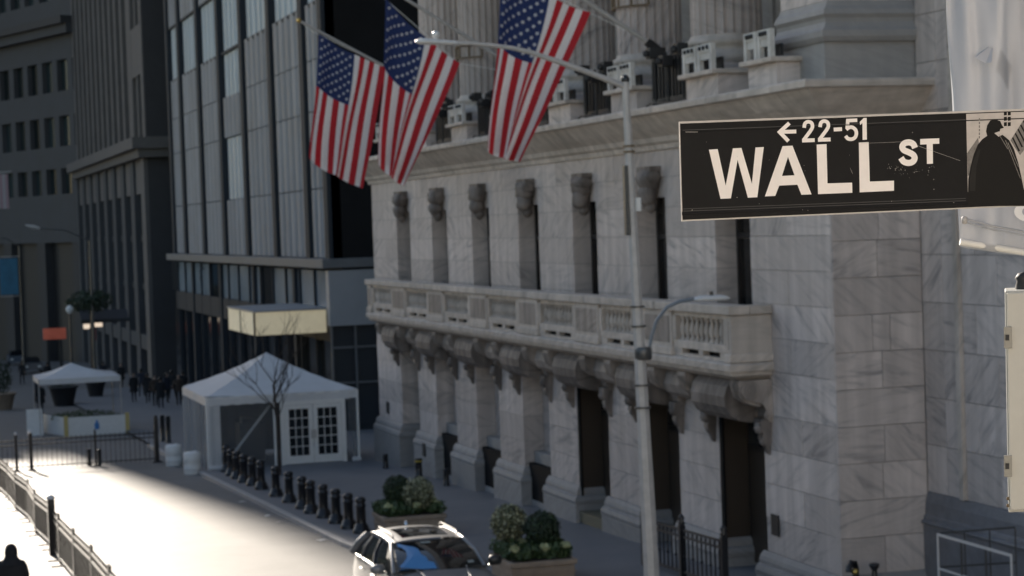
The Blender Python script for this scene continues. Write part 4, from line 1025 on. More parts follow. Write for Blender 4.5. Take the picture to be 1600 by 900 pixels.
# ================================================================== STREET LAMP
def street_lamp():
    bx_, by_ = 13.75, 37.05; z = gz(by_)+.13
    d = V(bx_, by_, 0)
    top = aty(977, 128, by_); bx_ = aty(1023, 980, by_).x
    # slight lean as in the photograph
    t = thing('street_lamp', 'tall grey steel street lamp with long arm, standing before the exchange facade', 'street lamp', (bx_, by_, z))
    base = V(bx_, by_, z); 
    def at(f): return base.lerp(V(top.x, by_, top.z), f)
    MB().tube([at(0), at(.25), at(.5), at(.75), at(1.0)], [.165,.145,.115,.09,.07], 8, smooth=False).build('pole', GALV, t)
    MB().lathe(base, [(.3,0),(.3,.08),(.24,.12),(.22,.9),(.17,.98)], 8, smooth=False).build('base_casting', GALV, t)
    # bands and clamps
    zt = [.885,.875,.60,.565,.46,.42]
    for f in zt:
        p = at(f); r_ = .165+(.07-.165)*f
        MB().lathe((p.x,p.y,p.z), [(r_+.03,0),(r_+.03,.035)], 12).build('clamp', MATS['rust_brown'] if f > .8 else GUNMETAL, t)
    p = at(.80); MB().box(p.x-.16, p.x-.09, by_-.1, by_+.0, p.z-.75, p.z+.55).build('conduit_box', GUNMETAL, t)
    p = at(.79); MB().box(p.x+.05, p.x+.14, by_-.12, by_-.02, p.z-.2, p.z+.05).build('sensor', WHITE_PAINT, t)
    MB().lathe(at(1), [(.075,0),(.09,.05),(.05,.12),(0,.14)], 10).build('pole_cap', BLACK_IRON, t)
    # main arm
    pts_ = [aty(x, y, by_) for x, y in ((976,135),(930,117),(880,99),(830,82),(800,75),(770,71),(735,68),(712,68))]
    MB().tube(pts_, [.06,.055,.05,.045,.04,.036,.033,.033], 8).build('arm', GALV, t)
    h0, h1 = aty(648, 65, by_), aty(715, 68, by_); v = []
    hd = MB()
    n = 12; m = 12
    for i in range(n+1):
        f = i/n; c = h0.lerp(h1, f); wy = .17*min(1, (f*5)**.5 if f > 0 else 0)*(1-.55*f); hz = .075*min(1, (f*6)**.5 if f > 0 else .0)*(1-.35*f)
        wy = max(wy, .01); hz = max(hz, .008)
        for j in range(m):
            a = 2*math.pi*j/m; v.append((c.x, c.y+wy*math.cos(a), c.z+hz*math.sin(a)*(1 if math.sin(a) > 0 else .7)))
    hd.add(v, [(i*m+j, i*m+(j+1)%m, (i+1)*m+(j+1)%m, (i+1)*m+j) for i in range(n) for j in range(m)]+[tuple(range(m)), tuple(reversed([n*m+j for j in range(m)]))], 0, True)
    h = hd.build('luminaire', LAMPW, t)
    c = h0.lerp(h1, .5); MB().lathe((c.x,c.y,c.z+.06), [(.05,0),(.05,.04),(.07,.05),(.07,.11),(.05,.14),(0,.15)], 10).build('photocell', STEEL, h)
    # short arm
    pts_ = [aty(x, y, by_-.02) for x, y in ((1005,552),(1014,548),(1018,525),(1026,500),(1042,480),(1062,471),(1084,467))]
    MB().tube(pts_, .035, 8).build('short_arm', mat('blue_grey_arm', (.16,.19,.22), .45), t)
    p = pts_[0]; MB().lathe((p.x,p.y,p.z-.12), [(.15,0),(.17,.03),(.17,.2),(.15,.24)], 10).build('arm_clamp', GUNMETAL, t)
    h0, h1 = aty(1082,468,by_-.02), aty(1141,466,by_-.02); v = []
    for i in range(n+1):
        f = 1-i/n; c = h0.lerp(h1, 1-f); wy = max(.01, .13*min(1, ((1-abs(2*f-1.0))*2.5)**.5)); hz = max(.008, .07*min(1, ((1-abs(2*f-1.0))*2.5)**.5))
        for j in range(m):
            a = 2*math.pi*j/m; v.append((c.x, c.y+wy*math.cos(a), c.z+hz*math.sin(a)*(1 if math.sin(a) > 0 else .6)))
    MB().add(v, [(i*m+j, i*m+(j+1)%m, (i+1)*m+(j+1)%m, (i+1)*m+j) for i in range(n) for j in range(m)], 0, True).build('short_luminaire', LAMPW, t)
    c = h0.lerp(h1, .5); MB().box(c.x-.03,c.x+.03,c.y-.03,c.y+.03,c.z+.05,c.z+.14).build('photocell', GUNMETAL, t)
LAMPW = mat('lamp_housing', (.6,.6,.59), .4)
street_lamp()

# ================================================================== SIGN, BOX, BANNER (near, on one pole)
NH = V(math.sin(TH), math.cos(TH), 0)           # horizontal view direction
def atd(x, y, D):                                # on the upright plane D metres ahead
    d = ray(x, y); return CAM + d*(D/d.dot(NH))
SD = 6.65
pole_c = atd(1735, 400, 6.95); pz = gz(pole_c.y)
sp = thing('signal_pole', 'grey signal pole carrying the street sign, just right of view', 'pole', (pole_c.x, pole_c.y, pz))
MB().tube([(pole_c.x,pole_c.y,pz),(pole_c.x,pole_c.y,9.4)], .09, 14).build('pole_tube', GALV, sp)
MB().lathe((pole_c.x,pole_c.y,pz), [(.22,0),(.22,.05),(.14,.1),(.12,.6),(.09,.65)], 12).build('pole_base', GALV, sp)
SIGN_BLK = mat('sign_black', (.010,.010,.0105), .5, var=.25, scale=9, spec=.12)
SIGN_EDGE = mat('sign_edge', (.52,.48,.44), .5, var=.12, scale=30)
SIGN_WHITE = mat('sign_white', (.88,.81,.75), .55, var=.05, scale=12)
def sign():
    e1 = (atd(1600,170,SD)-atd(1061,190,SD)).normalized(); e1.z = 0; e1.normalize()
    nrm = -NH
    t = thing('street_sign', 'black street name sign with pale lettering and photograph panel', 'street sign', atd(1330, 335, SD))
    def poly(pts_, off, name, m, par=t, holes=None, scale=None, thick=.0008):
        loops = [[atd(x, y, SD) for x, y in pts_]] + [[atd(x, y, SD) for x, y in h] for h in (holes or [])]
        flat = [p for lp in loops for p in lp]; tris = geometry.tessellate_polygon(loops)
        mb = MB(); N = len(flat)
        mb.add([p+nrm*off for p in flat]+[p+nrm*(off-thick) for p in flat], [tuple(q) for q in tris])
        return mb.build(name, m, par)
    # plate
    c = [(1061,190),(1760,164),(1764,315),(1065,346)]
    P = [atd(x, y, SD) for x, y in c]
    MB().hexa([p-nrm*.012 for p in P]+[p for p in P]).build('plate', SIGN_EDGE, t)
    I = [(1062.6,193.2),(1758,167.2),(1761,313),(1066.6,343.6)]
    poly(I, .0012, 'black_face', SIGN_BLK)
    # rolled ridges along the blade
    for ya, yb, hgt in ((205,180,.0025),(334,305,.0035)):
        a, b = atd(1065.5, ya, SD)+nrm*.0005, atd(1757, ya-25.7, SD)+nrm*.0005
        MB().tube([a-nrm*.0068, b-nrm*.0068], .0085, 14, cap=False).build('ridge', SIGN_BLK, t)
    for ya, yb in ((329.5,303.8),(326,300.3),(203,177.3)):
        poly([(1066.5,ya),(1509,ya-16.45),(1509,ya-15.55),(1066.5,ya+.9)], .0019, 'ridge_line', mat('ridge_sheen', (.035,.035,.036), .5) if 'ridge_sheen' not in MATS else MATS['ridge_sheen'])
    Z = lambda L: [(1040+x/2.857, 150+y/2.857) for x, y in L]
    W = Z([(193,240),(232,237),(268,400),(300,234),(338,232),(385,392),(401,230),(438,228),(409,452),(367,454),(321,285),(291,457),(245,459)])
    poly(W, .0022, 'letter_w', SIGN_WHITE)
    poly(Z([(443,448),(522,224),(566,222),(651,439),(606,441),(588,396),(507,400),(489,446)]), .0022, 'letter_a', SIGN_WHITE, holes=[Z([(519,357),(575,354),(546,272)])])
    poly(Z([(674,217),(718,215),(722,390),(832,387),(833,432),(680,438)]), .0022, 'letter_l', SIGN_WHITE)
    poly(Z([(862,208),(906,206),(911,382),(1019,378),(1019,423),(866,430)]), .0022, 'letter_l', SIGN_WHITE)
    poly(Z([(1136,192),(1221,189),(1221,213),(1192,214),(1193,302),(1166,303),(1165,216),(1136,217)]), .0022, 'letter_t', SIGN_WHITE)
    def stroke(pts_, w_, name, off=.0022, smooth=True):
        if smooth:      # catmull-rom
            q = []; pp = [pts_[0]]+pts_+[pts_[-1]]
            for i in range(1, len(pp)-2):
                for k in range(6):
                    u = k/6; p0,p1,p2,p3 = pp[i-1:i+3]
                    q.append(tuple(.5*((2*p1[j])+(-p0[j]+p2[j])*u+(2*p0[j]-5*p1[j]+4*p2[j]-p3[j])*u*u+(-p0[j]+3*p1[j]-3*p2[j]+p3[j])*u**3) for j in (0,1)))
            q.append(pts_[-1]); pts_ = q
        L, R_ = [], []
        n_ = len(pts_)
        for i, p in enumerate(pts_):
            a = pts_[max(0,i-1)]; b = pts_[min(n_-1,i+1)]
            if 0 < i < n_-1:
                d1 = V(p[0]-a[0],p[1]-a[1],0).normalized(); d2 = V(b[0]-p[0],b[1]-p[1],0).normalized(); d = (d1+d2).normalized(); k = 1/max(.5, d.dot(d1))
            else: d = V(b[0]-a[0],b[1]-a[1],0).normalized(); k = 1
            nx, ny = -d.y*w_/2*k, d.x*w_/2*k
            L.append((p[0]+nx,p[1]+ny)); R_.append((p[0]-nx,p[1]-ny))
        mb = MB(); A = [atd(x,y,SD)+nrm*off for x,y in Z(L)]; B = [atd(x,y,SD)+nrm*off for x,y in Z(R_)]
        m = len(A); mb.add(A+B, [(i,i+1,m+i+1,m+i) for i in range(m-1)]); return mb.build(name, SIGN_WHITE, t)
    stroke([(1113,232),(1104,214),(1085,207),(1064,213),(1056,228),(1064,242),(1084,251),(1104,262),(1111,277),(1103,293),(1084,299),(1063,293),(1050,276)], 27, 'letter_s')
    stroke([(552,121),(509,161),(548,202)], 17, 'arrow_head', smooth=False); stroke([(514,160.5),(583,158.5)], 17, 'arrow_shaft', .0019, False)
    for dx, dy in ((0,0),(71,-3)):
        stroke([(x+dx, y+dy) for x, y in ((618,142),(622,123),(636,115),(651,121),(655,137),(648,153),(632,175),(617,195))], 16, 'digit_two')
        stroke([(609+dx,199+dy),(665+dx,197+dy)], 17, 'digit_two_foot', .0019, False)
    stroke([(750,150),(787,148)], 17, 'dash', smooth=False)
    stroke([(855,108),(813,110),(810,146)], 16, 'digit_five_top', .0019, False)
    stroke([(806,150),(818,141),(833,140),(847,151),(851,168),(845,185),(830,193),(813,190),(803,178)], 16, 'digit_five')
    poly(Z([(866,116),(884,98),(897,98),(898,195),(879,196),(878,121),(868,130)]), .0022, 'digit_one', SIGN_WHITE)
    # photograph panel: printed shapes
    PRINT = mat('print_beige', (.50,.45,.41), .5, var=.12, scale=25); PRD = mat('print_dark', (.012,.0115,.011), .5, spec=.1); PRM = mat('print_mid', (.16,.145,.13), .5, var=.4, scale=60)
    poly([(1509.5,178),(1757,168.8),(1759,290),(1512,300)], .0018, 'photo_ground', PRINT)
    poly([(1510.5,240),(1528,215),(1536,262),(1512,275)], .0022, 'photo_wall', PRM)
    X = lambda L: [(1420+x/2.144, y/2.144) for x, y in L]
    coat = X([(198,640),(199,600),(206,560),(216,520),(230,485),(246,466),(262,455),(258,440),(262,420),(272,404),(290,400),(306,406),(312,420),(318,428),(306,432),(303,446),(318,455),(336,470),(352,500),(366,545),(376,590),(386,640)])
    poly(coat+X([(420,640),(420,690),(198,690)]), .0026, 'photo_figure', PRD)
    poly(X([(340,470),(388,395),(440,360),(560,340),(560,420),(440,440),(388,500),(372,520),(352,490)]), .0023, 'photo_pediment', PRM)
    for a_, b_, c_, d_ in ((322,470,372,598),(330,478,366,560),(300,450,330,500)):
        poly(X([(a_,b_),(a_+2,b_-1),(c_+2,d_-1),(c_,d_)]), .0029, 'photo_coat_light', PRM)
    poly(X([(286,446),(303,440),(312,452),(300,458)]), .0029, 'photo_collar', PRINT)
    poly(X([(204,600),(214,545),(232,500),(240,500),(226,560),(222,640),(204,640)]), .0028, 'photo_sleeve', mat('print_sleeve', (.022,.021,.02), .5, spec=.1))
    for k in range(5): poly(X([(345+k*9,462-k*14),(349+k*9,459-k*14),(372+k*10,505-k*14),(367+k*10,508-k*14)]), .00245, 'photo_rib', PRD)
    for k in range(3):
        for j in range(2): poly(X([(318+j*13,374+k*18),(328+j*13,373+k*18),(328+j*13,386+k*18),(318+j*13,387+k*18)]), .0023, 'photo_window', PRD)
    for k in range(6): poly(X([(234,396+k*12),(238,396+k*12),(238,404+k*12),(234,404+k*12)]), .0023, 'photo_brick', PRM)
    for k in range(3): poly(X([(376+k*8,520-k*4),(380+k*8,518-k*4),(384+k*8,560),(380+k*8,562)]), .0029, 'photo_column', PRINT)
    # nicks and scratches
    rnd = random.Random(3); mb = MB()
    for k in range(64):
        x, y = (rnd.uniform(1385,1460), rnd.gauss(264,4)) if k < 44 else (rnd.uniform(1080,1500), rnd.uniform(205,335))
        a = rnd.uniform(0,3.1); l_ = rnd.uniform(.4,1.6); q = [(x,y),(x+math.cos(a)*l_,y+math.sin(a)*l_),(x+math.cos(a)*l_+.5,y+math.sin(a)*l_+.6),(x+.3,y+.7)]
        mb.add([atd(u,v_,SD)+nrm*.0024 for u,v_ in q], [(0,1,2,3)])
    for (x0_,y0_,x1_,y1_,w_) in ((1432,227,1500,251,.35),(1345,224,1425,221,.25),(1328,262,1332,271,.7),(1071,206,1090,206,.6)):
        mb.add([atd(u,v_,SD)+nrm*.0027 for u,v_ in ((x0_,y0_),(x1_,y1_),(x1_,y1_+w_),(x0_,y0_+w_))], [(0,1,2,3)])
    mb.build('scratches', SIGN_EDGE, t)
    MB().box(-.04,.04,-.06,.35,-.1,.1).build('bracket_clamp', GALV, t, loc=atd(1735, 240, SD+.02))
sign()
def control_box():
    CREAM = mat('box_cream', (.46,.45,.405), .5, var=.05, scale=8)
    BD = ray(1572, 620); BD.z = 0; BD.normalize()
    D = 6.6; t = thing('control_box', 'cream metal control box with two latches at the right edge', 'control box', atd(1690, 800, D+.1))
    def slabp(cs, d0, d1, name, m, par=t, bev=0):
        P = [atd(x,y,d0) for x,y in cs]; Q = [p+BD*(d1-d0) for p in P]
        return MB().hexa([P[0],P[1],P[2],P[3],Q[0],Q[1],Q[2],Q[3]]).build(name, m, par, bevel=bev)
    slabp([(1570,455),(1800,446),(1806,792),(1575.5,801)], D, D+.26, 'case', CREAM, bev=.004)
    slabp([(1573,458),(1797,449),(1803,789),(1578.5,797.5)], D-.018, D-.002, 'door', CREAM, bev=.003)
    LAT = mat('latch_grey', (.20,.20,.185), .4, metal=.5)
    for y in (511, 712):
        l_ = slabp([(1568.5,y),(1581,y-.5),(1581.5,y+33),(1569,y+33.5)], D-.03, D-.018, 'latch', LAT, bev=.001)
        slabp([(1571.5,y+12),(1577,y+12),(1577,y+21),(1571.5,y+21)], D-.034, D-.0305, 'latch_slot', BLACK_MATTE, l_)
    for y in (779, 790): 
        p = atd(1574.5, y, D-.003); MB().lathe(p, [(0,-.006),(.004,-.004),(.004,.004),(0,.006)], 8).build('rivet', MATS['rust_brown'], t)
    p = atd(1601, 449, D+.1); MB().lathe(p, [(.028,-.02),(.03,.0),(.024,.02),(.03,.03),(.02,.045),(0,.05)], 12).build('gland', BLACK_MATTE, t)
    MB().box(-.1,.1,-.1,.12,0,.06).build('mount_bracket', GALV, t, loc=atd(1735, 640, D+.26))
control_box()
def banner():
    D = 7.25
    t = thing('hanging_banner', 'rippled white vinyl banner hanging behind the right end of the street sign', 'banner', atd(1600, 395, D))
    n, m = 60, 50; vv = []
    # left edge wanders, bottom edge slants
    for r_ in range(m+1):
        f = r_/m
        yl = -160+f*(545); yr = -160+f*(578)
        for q in range(n+1):
            u = q/n
            xl = 1481+ (11*f+8*f*f) + 2.5*math.sin(f*14)*(1-f) 
            x = xl+(1770-xl)*u; y = yl+(yr-yl)*u**.8
            p = atd(x, y, D)
            ripple = .045*math.sin(u*15+2.2*f+.8*math.sin(f*3))+.022*math.sin(u*37+5*f*(1-.3*u))+.010*math.sin(u*70-4*f)*(1-f)
            p += NH*(ripple*(1.15-.75*f)) ; vv.append(p)
    w_ = n+1
    o = MB().add(vv, [(r_*w_+q, r_*w_+q+1, (r_+1)*w_+q+1, (r_+1)*w_+q) for r_ in range(m) for q in range(n)], 0, True).build('sheet', BANNER, t)
    so = o.modifiers.new('thick', 'SOLIDIFY'); so.thickness = .0015
    # hem seam and bottom batten
    pts_ = [atd(x, y, D-.03) for x, y in ((1506,341),(1550,353),(1600,362),(1680,376))]
    MB().tube(pts_, .0045, 6).build('seam', BANNER, t); MB().tube([p+V(0,0,-.012) for p in pts_], .003, 6).build('seam', BANNER, t)
    pts_ = [atd(x, y, D-.012) for x, y in ((1500,378),(1550,386),(1600,394),(1690,410))]
    MB().tube(pts_, .012, 8).build('batten', WHITE_PAINT, t)
    p = atd(1507, 344, D-.04); MB().lathe(p, [(.004,-.014),(.010,-.010),(.010,.010),(.004,.014)], 8).build('grommet', GALV, t)
    # torn tab standing off the sheet
    A = [atd(*q, D-d) for q, d in (((1527,84),.03),((1552,68),.03),((1549,97),.09),((1540,99),.07),((1524,90),.06))]
    MB().add(A, [(0,1,2,3,4)]).build('torn_tab', BANNER, t)
    MB().tube([atd(1490,-150,D)+NH*.02, atd(1740,-160,D)+NH*.02, V(pole_c.x,pole_c.y,atd(1740,-160,D).z)], .018, 8).build('top_arm', GALV, t)
    a_, b_ = atd(1549,66,D-.02), atd(1541,99,D-.02)
    MB().add([a_+NH*.04, b_+NH*.04, b_+NH*.26+V(0,0,-.01), a_+NH*.26], [(0,1,2,3)]).build('shadow_flap', RUBBER, t)  # unseen dark flap added behind the sheet to cast a shadow through it
    # white rounded letter fragment
    c0 = atd(1612, 331, D-.035); q = []
    rr = lambda a, k: c0+(atd(1613,331,D)-atd(1612,331,D)).normalized()*.06*k*math.cos(a)+V(0,0,1)*.036*k*math.sin(a)
    N_ = 24; o1 = [rr(2*math.pi*i/N_, 1) for i in range(N_)]; i1 = [rr(2*math.pi*i/N_, .55) for i in range(N_)]
    MB().add(o1+i1, [(i,(i+1)%N_,N_+(i+1)%N_,N_+i) for i in range(N_)]).build('letter_fragment', mat('print_white', (.85,.85,.85), .4), t)
banner()
# ================================================================== CAR
def car():
    cx, yw = 10.68, 42.0              # centre line, windscreen base line
    g = gz(44)
    t = thing('silver_car', 'silver sport utility car facing us at the bottom, blue sky reflection painted on its windscreen', 'car', (cx, 45, g))
    PAINT = mat('silver_paint', (.22,.222,.226), .42, metal=.55, coat=.15)
    GLASS = mat('car_glass', (.010,.012,.014), .03, spec=1.0); TRIM = mat('car_trim', (.02,.02,.02), .35); CHROME = mat('chrome', (.6,.6,.6), .2, metal=1)
    GLASSF = clear('windscreen', (.5,.53,.55), .22)
    # body: loft of cross sections along y. local: s = distance back from the nose
    nose = yw-1.35
    secs = [  # s, half width low, half width belt, z sill, z belt(hood) , z crown
        (0.00,.70,.62,.45,.78,.84),(.12,.86,.80,.36,.92,.98),(.45,.97,.92,.30,1.04,1.12),(.9,1.0,.96,.28,1.10,1.20),(1.35,1.02,.98,.28,1.15,1.27),
        (2.2,1.03,.99,.28,1.18,1.27),(3.2,1.03,.99,.28,1.20,1.27),(4.2,1.02,.97,.30,1.22,1.27),(4.75,.98,.93,.36,1.2,1.25),(4.9,.86,.82,.45,1.1,1.14)]
    vv = []; m = 0
    for s, wl, wb, z0, zb, zc in secs:
        y = nose+s
        ring = [(-wl*.9,z0),(-wl,z0+.14),(-wl-.015,(z0+zb)/2),(-wb-.01,zb-.1),(-wb+.05,zb),(-wb*.7,zc-.035),(-wb*.35,zc),(0,zc+.012),(wb*.35,zc),(wb*.7,zc-.035),(wb-.05,zb),(wb+.01,zb-.1),(wl+.015,(z0+zb)/2),(wl,z0+.14),(wl*.9,z0)]
        m = len(ring); vv += [(cx+x, y, g+z) for x, z in ring]
    n = len(secs)
    fs = [(i*m+j, i*m+(j+1)%m, (i+1)*m+(j+1)%m, (i+1)*m+j) for i in range(n-1) for j in range(m)]
    fs += [tuple(range(m)), tuple(range((n-1)*m, n*m))]
    o = MB().add(vv, fs, 0, True).build('body', PAINT, t)
    sb = o.modifiers.new('sub', 'SUBSURF'); sb.levels = 2; sb.render_levels = 2
    # greenhouse: pillars, roof, glass as separate pieces
    RZ = 1.75; yr0, yr1 = yw+.95, yw+2.75           # roof start/end
    b = [V(cx-.80,yw-.06,g+1.235), V(cx+.80,yw-.06,g+1.235)]; tq = [V(cx-.66,yr0,g+RZ-.07), V(cx+.66,yr0,g+RZ-.07)]
    n = 10
    def patch(name, m_, P, nu=10, nv=8, sm=True, sol=0):
        q = [P(u/nu, v/nv) for v in range(nv+1) for u in range(nu+1)]; w_ = nu+1
        ob = MB().add(q, [(v*w_+u, v*w_+u+1, (v+1)*w_+u+1, (v+1)*w_+u) for v in range(nv) for u in range(nu)], 0, sm).build(name, m_, t)
        if sol: s_ = ob.modifiers.new('sol','SOLIDIFY'); s_.thickness = sol; s_.offset = 0
        return ob
    def WS(u, v):
        p = b[0].lerp(b[1], u).lerp(tq[0].lerp(tq[1], u), v); p.y -= .16*(1-(2*u-1)**2)*(1-.4*v); p.z += .03*(1-(2*u-1)**2)*v + .05*math.sin(math.pi*v); return p
    patch('windscreen', GLASS, WS)
    def ROOF(u, v):
        x = -.66+1.32*u; y = yr0+(yr1-yr0)*v; k = (2*u-1)
        p = V(cx+x*(1-.04*v), y, g+RZ-.07+.07*(1-k*k)**.6+.045*math.sin(math.pi*min(1,v*1.05))); 
        if v == 0: p.y -= .16*(1-k*k)*.6; p.z += .0
        return p
    patch('roof', PAINT, ROOF, 14, 8)
    patch('sunroof', GLASS, lambda u, v: ROOF(.16+.68*u, .10+.62*v)+V(0,0,.012), 10, 6)
    # pillars & side glass
    for s_ in (-1, 1):
        X = lambda lo: cx+s_*lo
        MB().tube([(X(.86),yw-.02,g+1.2),(X(.80),yw+.4,g+1.50),(X(.70),yr0-.03,g+RZ-.085)], [.05,.045,.045], 8).build('front_pillar', PAINT, t)
        MB().tube([(X(.69),yr0-.05,g+RZ-.07),(X(.70),yr0+.6,g+RZ-.03),(X(.70),yr1-.3,g+RZ-.05),(X(.68),yr1,g+RZ-.1)], [.032]*4, 8).build('roof_edge', PAINT, t)
        MB().tube([(X(.62),yr0+.12,g+RZ+.01),(X(.62),yr0+.22,g+RZ+.07),(X(.61),yr1-.35,g+RZ+.07),(X(.61),yr1-.2,g+RZ)], .014, 8).build('roof_rail', GALV, t)
        # side window sheet
        def SW(u, v, s_=s_):
            yb = yw+.1+u*3.1; yt = yr0+.05+u*(yr1-yr0-.25+.35); lo = V(cx+s_*.965, yb, g+1.2); hi = V(cx+s_*.715, yt, g+RZ-.1-.05*u*u)
            p = lo.lerp(hi, v); p.x += s_*.04*math.sin(math.pi*v); return p
        patch('side_glass', GLASS, SW, 12, 6)
        for u in (.36, .72):
            MB().tube([SW(u,0)+V(s_*.012,0,0), SW(u,.5)+V(s_*.012,0,0), SW(u,1)+V(s_*.012,0,0)], .04, 6).build('door_pillar', TRIM, t)
        MB().tube([SW(1,0), SW(1,.5), SW(1,1)], .10, 8).build('rear_pillar', PAINT, t)
        MB().tube([SW(0,0)+V(s_*.02,0,0), SW(.5,0)+V(s_*.02,0,0), SW(1,0)+V(s_*.02,0,0)], .016, 6).build('belt_trim', CHROME, t)
        # mirror
        mx = X(1.12); my = yw+.22; mz = g+1.27
        mo = MB().lathe((mx,my,mz), [(0,-.1),(.09,-.09),(.135,-.03),(.14,.04),(.1,.1),(0,.115)], 14, sy=.65).build('mirror', TRIM if s_ > 0 else PAINT, t)
        MB().bar((X(.96),my+.02,mz-.08),(mx,my,mz-.05), .06, .05).build('mirror_arm', TRIM, mo)
        # door handles, headlights, wheels
        for yy in (yw+1.05, yw+2.1): MB().bar((X(1.035),yy,g+1.0),(X(1.035),yy+.2,g+1.0), .035, .035).build('door_handle', CHROME, t)
        MB().lathe((X(.74), nose+.14, g+.86), [(0,-.1),(.16,-.06),(.18,.02),(.1,.09),(0,.1)], 12, sy=.8).build('headlight', CHROME, t)
        for yy in (nose+.95, nose+3.85):
            w_ = MB(); x_ = X(.92)
            w_.lathe((0,0,0), [(.22,-.12),(.36,-.12),(.38,-.06),(.38,.06),(.36,.12),(.22,.12)], 24); me = w_.mesh('tyre', RUBBER); me.transform(Matrix.Rotation(R(90),4,'Y'))
            wh = link('tyre', me, t, loc=(x_, yy, g+.38))
            r2 = MB().lathe((0,0,0), [(.0,-.1),(.22,-.11),(.23,.1),(0,.1)], 16).mesh('rim', CHROME); r2.transform(Matrix.Rotation(R(90),4,'Y')); link('rim', r2, wh, loc=(x_, yy, g+.38))
    MB().box(cx-.82, cx+.82, yw-.16, yw-.05, g+1.215, g+1.24).build('wiper_cowl', TRIM, t)
    for x_ in (-.35, .3): MB().bar((cx+x_,yw-.17,g+1.265),(cx+x_-.45,yw-.02,g+1.31), .02, .02).build('wiper', TRIM, t)
    MB().lathe((cx-.05, yr1-.25, g+RZ+.06), [(.05,0),(.04,.04),(.015,.09),(0,.1)], 8).build('roof_antenna', CHROME, t)
    MB().box(cx-.5, cx+.5, nose-.02, nose+.05, g+.5, g+.72).build('grille', TRIM, t)
    BLUE = mat('reflection_blue', (.045,.21,.46), .35)
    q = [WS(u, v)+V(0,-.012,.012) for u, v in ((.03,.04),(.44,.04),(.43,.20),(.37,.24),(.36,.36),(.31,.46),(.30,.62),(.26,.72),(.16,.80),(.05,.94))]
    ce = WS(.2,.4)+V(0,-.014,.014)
    MB().add([ce]+q, [(0,i+1,(i+1)%len(q)+1) for i in range(len(q))]).build('sky_reflection_patch', BLUE, t)  # sky reflection painted as a flat blue patch on the glass
    for (u0,u1,v0,v1) in ((.36,.50,.84,.92),(.84,.92,.10,.17)): MB().add([WS(u0,v0)+V(0,-.012,.012), WS(u1,v0)+V(0,-.012,.012), WS(u1,v1)+V(0,-.012,.012), WS(u0,v1)+V(0,-.012,.012)], [(0,1,2,3)]).build('sticker', mat('sticker_grey', (.25,.27,.25), .5) if 'sticker_grey' not in MATS else MATS['sticker_grey'], t)
    for x_ in (-.42, .42): MB().tube([(cx+x_*.9,nose+.35,g+1.09),(cx+x_,nose+.9,g+1.215),(cx+x_*1.15,yw-.1,g+1.272)], .012, 6).build('hood_crease', PAINT, t)
car()
for o_ in COL.objects:
    if o_.name == 'silver_car': o_.scale = (1.12, 1.03, 1.0)

# ================================================================== PEOPLE
def skin_mesh(name, nodes, edges, root, mats, neck_z, glove=True):
    me = bpy.data.meshes.new(name); me.from_pydata([n[0] for n in nodes], edges, [])
    ob = bpy.data.objects.new(name, me); COL.objects.link(ob)
    ob.modifiers.new('skin', 'SKIN'); sv = me.skin_vertices[0].data
    for i, nd in enumerate(nodes): sv[i].radius = (nd[1], nd[2] if len(nd) > 2 else nd[1]); sv[i].use_root = (i == root)
    s = ob.modifiers.new('sub', 'SUBSURF'); s.levels = 2; s.render_levels = 2
    dg = bpy.context.evaluated_depsgraph_get(); out = bpy.data.meshes.new_from_object(ob.evaluated_get(dg))
    bpy.data.objects.remove(ob)
    for m in mats: out.materials.append(m)
    hands = [Vector(nodes[i][0]) for i in HANDS]
    for p in out.polygons:
        c = p.center; p.use_smooth = True
        p.material_index = 1 if c.z > neck_z or any((c-h).length < .09 for h in hands) else (2 if c.z < .82 else 0)
    return out
HANDS = [16, 20]
def person_nodes(stride=.0, arm=.1, wide=1.0, lean=0):
    N = [((0,0,.95),.15,.12),                                       # 0 pelvis
         ((0,lean*.4,1.15),.155*wide,.11),((0,lean*.8,1.36),.175*wide,.115),((0,lean,1.46),.09,.08),   # 1 waist 2 chest 3 base of neck
         ((0,lean*1.05,1.53),.055),((0,lean*1.1-.01,1.63),.088,.10),((0,lean*1.1,1.73),.07,.085),  # neck head crown
         ((.09,0,.90),.095),((.10,stride*.5,.50),.065),((.10,-.0+stride,.09),.045),((.11,stride-.13,.04),.04,.03),
         ((-.09,0,.90),.095),((-.10,-stride*.5,.50),.065),((-.10,-stride,.09),.045),
         ((.20*wide,lean,1.42),.07),((.26*wide,arm*.3,1.14),.052),((.25*wide,-arm,.90),.036),
         ((-.11,-stride-.13,.04),.04,.03),
         ((-.20*wide,lean,1.42),.07),((-.26*wide,-arm*.3,1.14),.052),((-.25*wide,arm*.6,.90),.036)]
    E = [(0,1),(1,2),(2,3),(3,4),(4,5),(5,6),(0,7),(7,8),(8,9),(9,10),(0,11),(11,12),(12,13),(13,17),(2,14),(14,15),(15,16),(2,18),(18,19),(19,20)]
    return N, E
BODY = []
for k, (st, ar, wd, cm, lm) in enumerate(((.0,.06,1.0,CLOTH_BLACK,CLOTH_NAVY),(.2,.2,1.0,CLOTH_NAVY,CLOTH_BLACK),(.05,.12,1.12,CLOTH_BROWN,CLOTH_BLACK),(.24,.1,.95,CLOTH_BLACK,CLOTH_BLACK))):
    N, E = person_nodes(st, ar, wd)
    BODY.append(skin_mesh('body', N, E, 0, (cm, SKIN, lm), 1.5))
HAIRM = MB().lathe((0,.02,1.60), [(.0,-.06),(.085,-.05),(.102,.02),(.098,.09),(.07,.15),(0,.175)], 12).mesh('hair', HAIR)
SKIRT = MB().lathe((0,0,0), [(.27,.62),(.25,.8),(.215,1.0),(.205,1.2),(.20,1.3)], 14, sy=.72).mesh('coat', CLOTH_BLACK)
